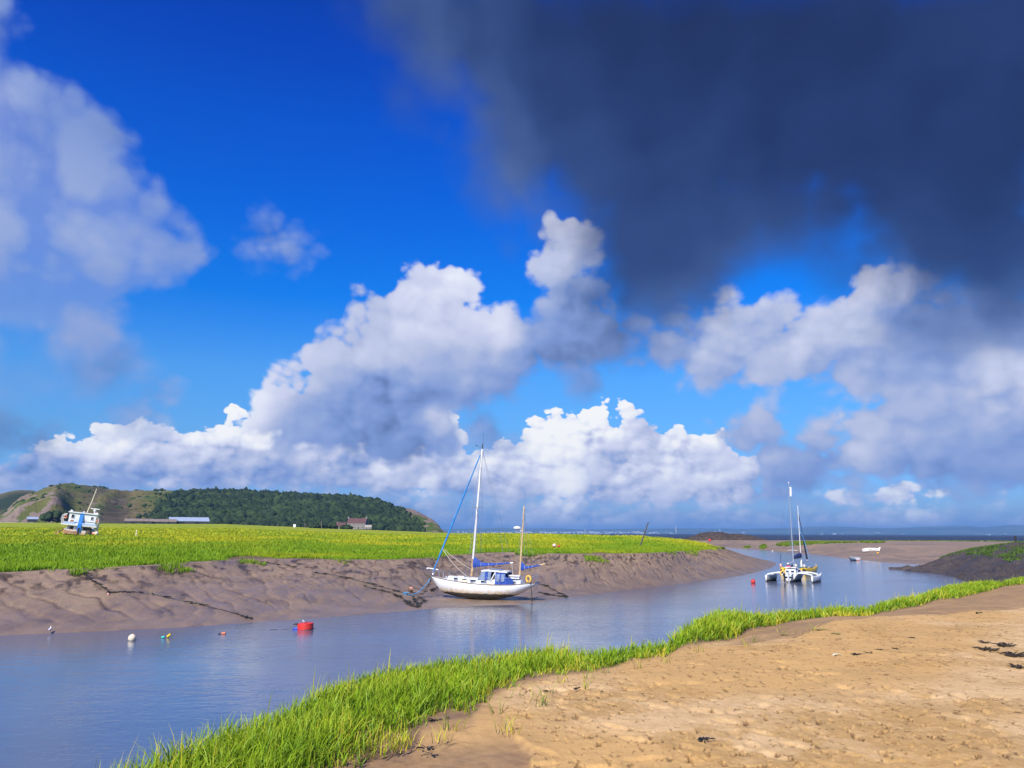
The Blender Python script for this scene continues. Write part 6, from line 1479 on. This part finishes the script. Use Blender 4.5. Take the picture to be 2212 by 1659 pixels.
rope_obj([mh(x, y) for x, y in ((1040, 2246), (1110, 2262), (1180, 2272))], .05, ROPED, 'short dark line on the mud just below the marsh edge', 8, 12)
rope_obj([mh(x, y) for x, y in ((2110, 2330), (2180, 2345), (2215, 2362), (2240, 2375), (2268, 2388))], .05, ROPED, 'weedy stern line of the yacht leading down to the water', 22, 13)
rope_obj([mh(x, y) for x, y in ((2160, 2372), (2200, 2382), (2240, 2388), (2262, 2390))], .05, ROPED, 'lower weedy line on the mud behind the yacht stern', 20, 14)
ST = ON_K((9.1+KOX, -.3, 1.5))
# other buoys
p = mh(433, 2382, 0); ball_buoy(p+Vector((0, 0, .05)), .085, PINK, 'small pinkish float stranded on the mud bank at the left', tilt=(R(60), 0, R(20)), sq=1.2)
p = at_z(753.2, 583.2, 0); ball_buoy((p.x, p.y, .19), .285, RED, 'red ball buoy afloat left of the white trimaran', fouled=BLACK)
p = marsh_at(554.3, 122); p = at_y(554.3, 545.6, 117); ball_buoy((p.x, p.y, p.z), .28, two_tone('faded_buoy', (.88, .55, .47), (.75, .16, .10), -.12), 'large faded pink buoy stranded in the marsh grass', tilt=(0, R(20), 0))
p = at_y(558.8, 546.2, 117); ball_buoy((p.x, p.y, p.z), .18, RED, 'small red buoy stranded in the marsh grass beside the faded pink one')
p = at_z(772.5, 551.1, 0); ball_buoy((p.x, p.y, .08), .27, CREAM, 'tiny cream buoy afloat near the far mud flat', sq=.7)
p = flat_at(709.7, 420); p = at_y(709.7, 540.4, 400); ball_buoy((p.x, p.y, p.z+.1), .75, RED, 'red buoy stranded on the far flats beside the rocky islet', sq=.8)

def gull(loc, yaw, label, s=1.0, swim=False):
    t = empty('gull', loc, (0, 0, yaw), label, 'bird', scale=s)
    m = MB(); rings = []
    for x, r, z in ((-.26, .012, .20), (-.18, .045, .21), (-.08, .085, .215), (.02, .098, .225), (.10, .085, .25), (.15, .058, .30), (.175, .046, .35), (.19, .050, .395), (.205, .042, .43), (.21, .015, .455)):
        d = Vector((.3, 0, 1)) if x > .1 else Vector((1, 0, .15)); d.normalize(); sd_ = Vector((0, 1, 0)); u = sd_.cross(d)
        rings.append([Vector((x, 0, z))+sd_*r*math.cos(a)+u*r*math.sin(a) for a in np.linspace(0, 6.283, 13)[:-1]])
    m.loft(rings).build('body', paint('gull_white', (.80, .80, .80), .7, .05), t, True)
    for sgn in (-1, 1):
        w = MB(); w.loft([[Vector((x, sgn*y, z)), Vector((x, sgn*(y+.02), z-h*.5)), Vector((x-.01, sgn*y*.9, z-h)), Vector((x, sgn*y*.8, z-h*.4))] for x, y, z, h in ((.11, .07, .29, .08), (.02, .095, .28, .11), (-.12, .07, .25, .08), (-.30, .025, .215, .03))]); w.build('wing', paint('gull_grey', (.20, .22, .25), .7, .1), t, True)
    b = MB(); b.tube([(.235, 0, .415), (.30, 0, .405)], [.018, .005], 6); b.build('beak', LIFEY, t, True)
    if not swim:
        for sgn in (-1, 1): MB().tube([(0, sgn*.035, .15), (0, sgn*.035, .0), (.05, sgn*.035, .0)], .009, 5).build('leg', PINK, t)
    return t
p = mh(209, 2531, -.02); gull((p.x, p.y-.3, max(p.z, .02)), R(100), 'gull standing at the water edge below the mud bank', .72)
gull(DR+Vector((-.13, -.05, .38)), R(150), 'gull perched on top of the red drum buoy', .42)

def post(name, base, top, r, mat, label, cat='post', extra=None):
    base, top = Vector(base), Vector(top); t = empty(name, base, (0, 0, 0), label, cat)
    d = top-base; rg = random.Random(1)
    MB().tube([-d*.05]+[d*f+Vector((rg.gauss(0, r*.15), 0, 0)) for f in (0, .35, .7, 1)], [r, r, r*.95, r*.85, r*.8], 8).build('shaft', mat, t, True)
    return t, d
b0 = at_y(640.5, 544.5, 128); t0 = at_y(648, 523.2, 128)
t, d = post('leaning_post', b0, t0, .11, WOODP, 'dark leaning timber post at the end of the marsh'); MB().tube([d*.97, d*1.0+Vector((.1, 0, .15))], [.12, .07], 7).build('cap', WOODP, t)
b0 = at_y(1015.5, 543.8, 150); t0 = at_y(1015.2, 536.2, 150); t, d = post('timber_post', b0, t0, .22, paint('black_timber', (.03, .028, .027), .9), 'black upright post in the grass at the right edge'); MB().box(d+Vector((0, 0, .02)), (.5, .4, .1)).build('cap', WOODP, t)
b0 = at_y(700, 541.6, 190); t0 = at_y(700, 538.3, 190); t, d = post('thin_stake', b0, t0, .06, WOODP, 'thin stake at the tip of the marsh near the islet', 'stake')
b0 = marsh_at(136, 200); t, d = post('pale_stake', b0+Vector((0, 0, -.1)), b0+Vector((.1, 0, 1.3)), .14, CREAM, 'short pale stake in the middle of the marsh', 'stake'); MB().sphere(d, .2).build('cap', CREAM, t, True)

# ------------------------------------------------------------------ farm below the headland
def gable(name, x0, x1, depth, h, rh, wall_m, roof_m, parent, over=.4, z0=0):
    m = MB(); m.slab([(x0, 0, z0), (x0, depth, z0), (x0, depth, h), (x0, depth/2, h+rh), (x0, 0, h)], x1-x0, (1, 0, 0)); m.build('wall', wall_m, parent)
    for s in (0, 1):
        e = -over if s == 0 else depth+over; k = over*rh/(depth/2)
        r = MB(); r.slab([(x0-over, e, h-k), (x1+over, e, h-k), (x1+over, depth/2, h+rh+.05), (x0-over, depth/2, h+rh+.05)], .28, (0, 0, 1)); r.build('roof', roof_m, parent)
def land(px, py, r):
    d = ray(px, py); k = r/math.hypot(d[0], d[1]); return Vector((d[0]*k, d[1]*k, EYE+d[2]*k))
def facing(v): return -math.atan2(v.x, v.y)
h = land(356, 529.3, 840); t = empty('farmhouse', h, (0, 0, facing(h)+R(-16)), 'stone farmhouse with red tiled roof at the foot of the wood', 'house')
gable('farmhouse', -9.5, 9.5, 8.5, 6.2, 4.6, STONEW, TILE, t, .15)
for x in (-9.3, 9.3):
    c = MB(); c.box((x, 4.25, 11.4), (1.5, 1.4, 2.4)); c.build('chimney', STONEW, t)
for fl, z in ((0, 1.6), (1, 4.5)):
    for x in (-6.6, -2.2, 2.2, 6.6):
        if fl == 0 and x == 2.2: continue
        o = MB().box((x, -.03, z), (1.1, .16, 1.5)).build('window', GLASS, t); MB().box((x, -.08, z-.85), (1.4, .25, .16)).build('sill', WHITE, o); MB().box((x, -.09, z), (.12, .16, 1.5)).build('frame', WHITE, o)
MB().box((2.2, -.03, 1.1), (1.1, .16, 2.2)).build('door', DARKB, t)
gw = MB(); gw.box((9.56, 4.2, 4.4), (.14, .9, 1.3)); gw.build('window', GLASS, t)
h = land(341, 529.2, 846); t = empty('outbuilding', h, (0, 0, facing(h)+R(-16)), 'small red-roofed outbuilding joined to the left of the stone farmhouse', 'outbuilding'); gable('outbuilding', -5, 4, 6, 3.4, 3.0, STONEW, TILE, t); MB().box((-4.8, 3, 6.6), (1.1, 1.0, 1.8)).build('chimney', STONEW, t); MB().box((0, -.04, 1.1), (1.0, .12, 2.1)).build('door', DARKB, t)
for px, l, w in ((366.5, 'left of two small ruined stone sheds beside the farmhouse', 2.2), (369.8, 'right of two small ruined stone sheds beside the farmhouse', 2.6)):
    h = land(px, 529.3, 835); t = empty('stone_shed', h, (0, 0, facing(h)), l, 'shed', 'ruined sheds by the farmhouse'); gable('shed', -w/1.6, w/1.6, 4, 2.0, 2.0, paint('pale_stone', (.38, .33, .27), .9, .3, 1), paint('pale_stone', (.38, .33, .27)), t, .1); MB().box((0, -.04, .9), (.8, .1, 1.6)).build('doorway', BLACK, t)
def barn(px0, px1, py, r, h, rh, dep, wall, roof, label, yaw=0):
    a, b = land(px0, py, r), land(px1, py, r); c = (a+b)/2; w = (b-a).length
    t = empty('barn', c, (0, 0, facing(c)+R(yaw)), label, 'barn'); gable('barn', -w/2, w/2, dep, h, rh, wall, roof, t, .5)
    for k in range(5):
        x = -w/2+w*(k+.5)/5; MB().box((x, -.06, h*.42), (w/9, .14, h*.8)).build('door', paint('barn_opening', (.02, .02, .025), .9) if k % 2 else DARKB, t)
    return t
barn(169.5, 209, 524.6, 870, 3.4, 3.6, 16, DARKB, SHEETG, 'long barn with a pale grey sheet roof at the foot of the wood', 6)
barn(152, 176, 524.4, 862, 2.6, 2.2, 12, DARKB, SHEETB, 'middle barn with a dull brown roof, partly hidden by the long grey-roofed barn')
barn(124.5, 152, 524.2, 850, 2.8, 2.2, 13, DARKB, SHEETB, 'leftmost low barn with a brown sheet roof')
barn(27, 37.5, 521.8, 905, 2.6, 1.8, 8, paint('slate_blue_boarding', (.055, .065, .09), .8), SHEETG, 'dark blue-grey shed under the limestone cliff at the far left')
barn(223, 239, 528.2, 850, 1.6, 1.4, 7, STONEW, SHEETB, 'low long brown-roofed shed between the barns and the farmhouse')
# sea wall, tracks, poles, hedge
def strip(name, pts, w, hgt, mat, label, cat=None, kind=None):
    rings = []
    for v in pts:
        v = Vector(v); d = Vector((v.x, v.y, 0)).normalized()
        rings.append([v-d*w/2+Vector((0, 0, -.4)), v-d*w*.3+Vector((0, 0, hgt)), v+d*w*.3+Vector((0, 0, hgt)), v+d*w/2+Vector((0, 0, -.4))])
    o = MB().loft(rings, close=False).build(name, mat, None); return tag(o, label, cat, kind=kind)
strip('field_wall', [land(x, y, 885) for x, y in ((-60, 522.6), (0, 523.4), (30, 524.0), (60, 524.3), (100, 524.6), (160, 525.0))], 3, 1.2, paint('pale_bank', (.42, .36, .20), .9, .3, .3), 'low pale field wall along the back of the marsh at the left', 'wall')
strip('gravel_track', [land(x, y, r) for x, y, r in ((258, 529.2, 720), (280, 529.7, 700), (300, 530.2, 690), (308, 530.8, 680))], 26, .35, paint('grey_gravel', (.34, .31, .30), .9, .25, .3), 'pale gravel patch at the back of the marsh', kind='structure')
strip('gravel_track', [land(x, y, r) for x, y, r in ((200, 528.2, 780), (240, 528.7, 770), (258, 529.0, 760))], 14, .3, paint('grey_gravel', (.34, .31, .30)), 'pale gravel track behind the marsh', kind='structure')
strip('gravel_track', [land(x, y, r) for x, y, r in ((318, 530.6, 740), (340, 531.0, 730), (385, 531.6, 720))], 12, .3, paint('grey_gravel', (.34, .31, .30)), 'pale track in front of the farmhouse', kind='structure')
for k, (px, y0, y1, l) in enumerate(((239.5, 528.5, 524, 'leftmost wooden pole'), (246.0, 528.6, 523.6, 'second wooden pole from the left'), (277.7, 529.8, 523.8, 'wooden pole right of the gravel patch'), (305, 530.0, 523.0, 'tall wooden pole left of the farmhouse bushes'), (321.5, 529.6, 521.0, 'pale wooden pole nearest the farmhouse'))):
    b0 = land(px, y0, 700); t0 = land(px, y1, 700); t, d = post('utility_pole', b0, t0, .28, paint('pole_timber', (.20, .17, .14), .9), l+' behind the marsh', 'pole'); MB().box(d*.93, (2.2, .2, .2)).build('crossarm', WOODP, t)
b0 = land(294.3, 530.0, 660); t, d = post('sign_board', b0, b0+Vector((0, 0, 4.2)), .15, WHITE, 'tiny white notice board on a post behind the marsh', 'sign'); MB().box(d*.8, (2.0, .2, 2.2)).build('board', WHITE, t)
sd_ = 20
for px, py, r, w, hh, l in ((318, 530.2, 800, 20, 9, 'dark round bush left of the farmhouse'), (332, 530.2, 812, 14, 7, 'dark bush between the round one and the farmhouse'), (346, 530.0, 815, 15, 6.5, 'dark bush in front of the farmhouse wall'), (57, 524.0, 930, 34, 15, 'dark bush at the mouth of the cliff hollow'), (78, 524.2, 930, 22, 9, 'low dark bush right of the cliff hollow')):
    sd_ += 1; clump_tree('bush', land(px, py, r)+Vector((0, 0, -.5)), w, hh, l, 'bush', 'bushes below the headland', WOOD, 40, True, sd_)
for k, (px, w, hh, l) in enumerate(((136.5, 7, 5, 'leftmost of the lone trees on the headland skyline'), (152, 9, 7, 'second lone tree from the left on the headland skyline'), (158, 13, 8, 'broad lone tree on the headland skyline above the barns'), (241, 8, 5, 'small tree on the wooded skyline'), (250, 12, 7, 'larger tree on the wooded skyline'), (281, 9, 6, 'tree on the wooded skyline above the gravel patch'), (294, 13, 6, 'broad tree on the wooded skyline above the white notice board'))):
    a = az_px(px); rr = float(hill_ridge_r(a)); z, _ = hill_z(np.array(a), np.array(rr)); sd_ += 1
    clump_tree('tree', (math.sin(a)*rr, math.cos(a)*rr, float(z)-.6), w, hh, l, 'tree', 'trees on the headland skyline', WOOD, 24, True, sd_)
for x0, x1, y, r, l, sd2 in ((95, 128, 525.4, 840, 'clipped green hedge right of the stranded fishing boat', 1), (160, 232, 527.2, 800, 'long straggling hedge in front of the barns', 2)):
    n = int((x1-x0)*5); rg = np.random.default_rng(sd2); P = []
    for q in rg.uniform(x0, x1, n): v = land(q, y+rg.normal(0, .15)+(q-x0)*.012, r); P.append((v.x, v.y, v.z+rg.uniform(0, .8)))
    rad = rg.uniform(.8, 1.9, n); me = crowns('hedge', np.array(P), np.stack([rad*1.3, rad*1.3, rad], 1), 1, BUSH, rg.uniform(.3, 1, n)); tag(make_obj('hedge', me, BUSH), l, 'hedge')

# ------------------------------------------------------------------ strandline litter on the sand
def seaweed(px, py, size, label, seed, n=9, mat=WEED, zs=1.0):
    size *= .55; c = sand_at(px, py); rg = random.Random(seed); m = MB()
    for k in range(n):
        a = rg.uniform(0, 6.3); l = size*rg.uniform(.35, 1.0); w = size*rg.uniform(.03, .075); pts = []; q = Vector((rg.gauss(0, size*.18), rg.gauss(0, size*.18), .012))
        for i in range(6):
            pts.append(q.copy()); a += rg.gauss(0, .55); q = q+Vector((math.cos(a)*l/5, math.sin(a)*l/5, rg.uniform(-.3, .55)*size*.12*zs)); q.z = max(.008, q.z)
        m.tube(pts, [w*(.5+.5*math.sin(math.pi*min(1, (i+.6)/5.5))) for i in range(6)], 5)
    for k in range(n//3): m.sphere((rg.gauss(0, size*.25), rg.gauss(0, size*.25), size*.06), size*.09, (1.3, 1, .7), 8, 6)
    o = m.build('seaweed', mat, None, True); o.location = c; tag(o, label, 'seaweed', 'scraps of seaweed on the sand'); return o
SWD = [(428, 750.5, .17, 'black knot of seaweed on the wet hollow of sand near the bottom edge'), (419, 745, .07, 'tiny black scrap left of the seaweed knot in the wet hollow'), (434, 722, .16, 'black seaweed tucked under the grass edge above the wet hollow'), (447, 719.5, .10, 'small black weed scrap right of the grass-edge seaweed above the wet hollow'),
 (703, 741, .22, 'black starfish-shaped seaweed with one long arm on the open sand'), (576, 689.5, .15, 'black seaweed at the left rim of the sand below the grass'), (546, 692, .12, 'dark weed scrap among the sprigs at the grass corner'), (602, 692.5, .08, 'small black weed scrap on the bare sand right of the sprigs'), (665, 702.5, .09, 'curled black weed scrap in the middle of the sand'), (641, 695, .10, 'dark weed scrap below the grass on the mid sand'), (736, 711, .09, 'thin dark weed scrap right of the mid sand'),
 (856, 655, .22, 'dark flat weed strip right of the pale plastic scrap'), (870, 654, .20, 'second dark weed strip right of the pale plastic scrap'), (881, 650.5, .14, 'faint weed strip above the flat weed strips'), (896, 649.5, .14, 'rightmost weed strip of the row on the upper sand'), (912, 638.5, .16, 'thin weed scrap near the muddy tongue'), (978, 613.5, .25, 'dark weed scrap high on the right of the beach'), (780, 670, .10, 'dark weed scrap left of centre on the trampled sand'), (870, 680, .08, 'tiny weed scrap on the right trampled sand')]
for i, (px, py, s, l) in enumerate(SWD): seaweed(px, py, s, l, 40+i, 9 if s > .1 else 5)
for i, (px, py, s, l) in enumerate(((1004, 646, .42, 'branching dark weed at the right edge, upper'), (988, 650, .34, 'straggling dark weed left of the branching weed at the right edge'), (1014, 656, .45, 'thick dark weed at the right edge, middle'), (1020, 668, .30, 'dark weed at the right edge, lower'), (985, 643, .22, 'thin weed strand above the straggling weed at the right edge'))): seaweed(px, py, s, l, 80+i, 16, WEEDB, .8)
for i, (px, py, s, l) in enumerate(((822, 632, .26, 'drift of yellowish cut grass on the muddy sand'), (838, 636, .20, 'right-hand wisp of dried grass on the muddy sand'), (786, 637, .2, 'left-hand wisp of dried grass on the muddy sand'))):
    o = seaweed(px-2, py-2, s, l, 120+i, 22, paint('dry_straw', (.28, .24, .07), .8, .3, 20), .5); o.name = 'dried_grass'; o['category'] = 'dried grass'; o['group'] = 'wisps of dried grass on the sand'
c = sand_at(837, 655.3); m = MB(); m.loft([[Vector((x, y, z)) for x, z in ((-.24, .02), (-.12, .07), (.03, .085), (.16, .06), (.24, .03))]+[Vector((x, y, z)) for x, z in ((.24, .012), (.16, .045), (.03, .07), (-.12, .055), (-.24, .005))] for y in (-.06, -.02, .03, .06)]); o = m.build('plastic_scrap', paint('pale_plastic', (.72, .74, .52), .5, .15, 20), None, True); o.location = c; o.scale = (.3, .3, .3); o.rotation_euler = (0, 0, R(15)); tag(o, 'curved pale yellowish plastic scrap lying on the sand', 'litter')
c0, c1 = sand_at(790+0, 662.5), sand_at(870, 612.5); 
a, b_ = at_z(935, 614.6, 4.18), at_z(974, 608.4, 4.08); m = MB(); m.tube([a.lerp(b_, f)+Vector((0, .05*math.sin(f*7), .01*math.sin(f*9))) for f in np.linspace(0, 1, 9)], [.012, .014, .016, .016, .015, .014, .012, .010, .006], 7); m.tube([a.lerp(b_, .5), a.lerp(b_, .6)+Vector((.1, .3, .05))], [.008, .004], 5); tag(m.build('driftwood_pole', paint('bleached_wood', (.42, .32, .20), .85, .25, 6), None, True), 'long thin bleached driftwood pole on the muddy sand', 'driftwood')
build_haze()
SC.cycles.max_bounces = 6; SC.cycles.diffuse_bounces = 2; SC.cycles.glossy_bounces = 3; SC.cycles.transmission_bounces = 2; SC.cycles.volume_bounces = 0; SC.cycles.transparent_max_bounces = 8
SC.cycles.sample_clamp_indirect = 6
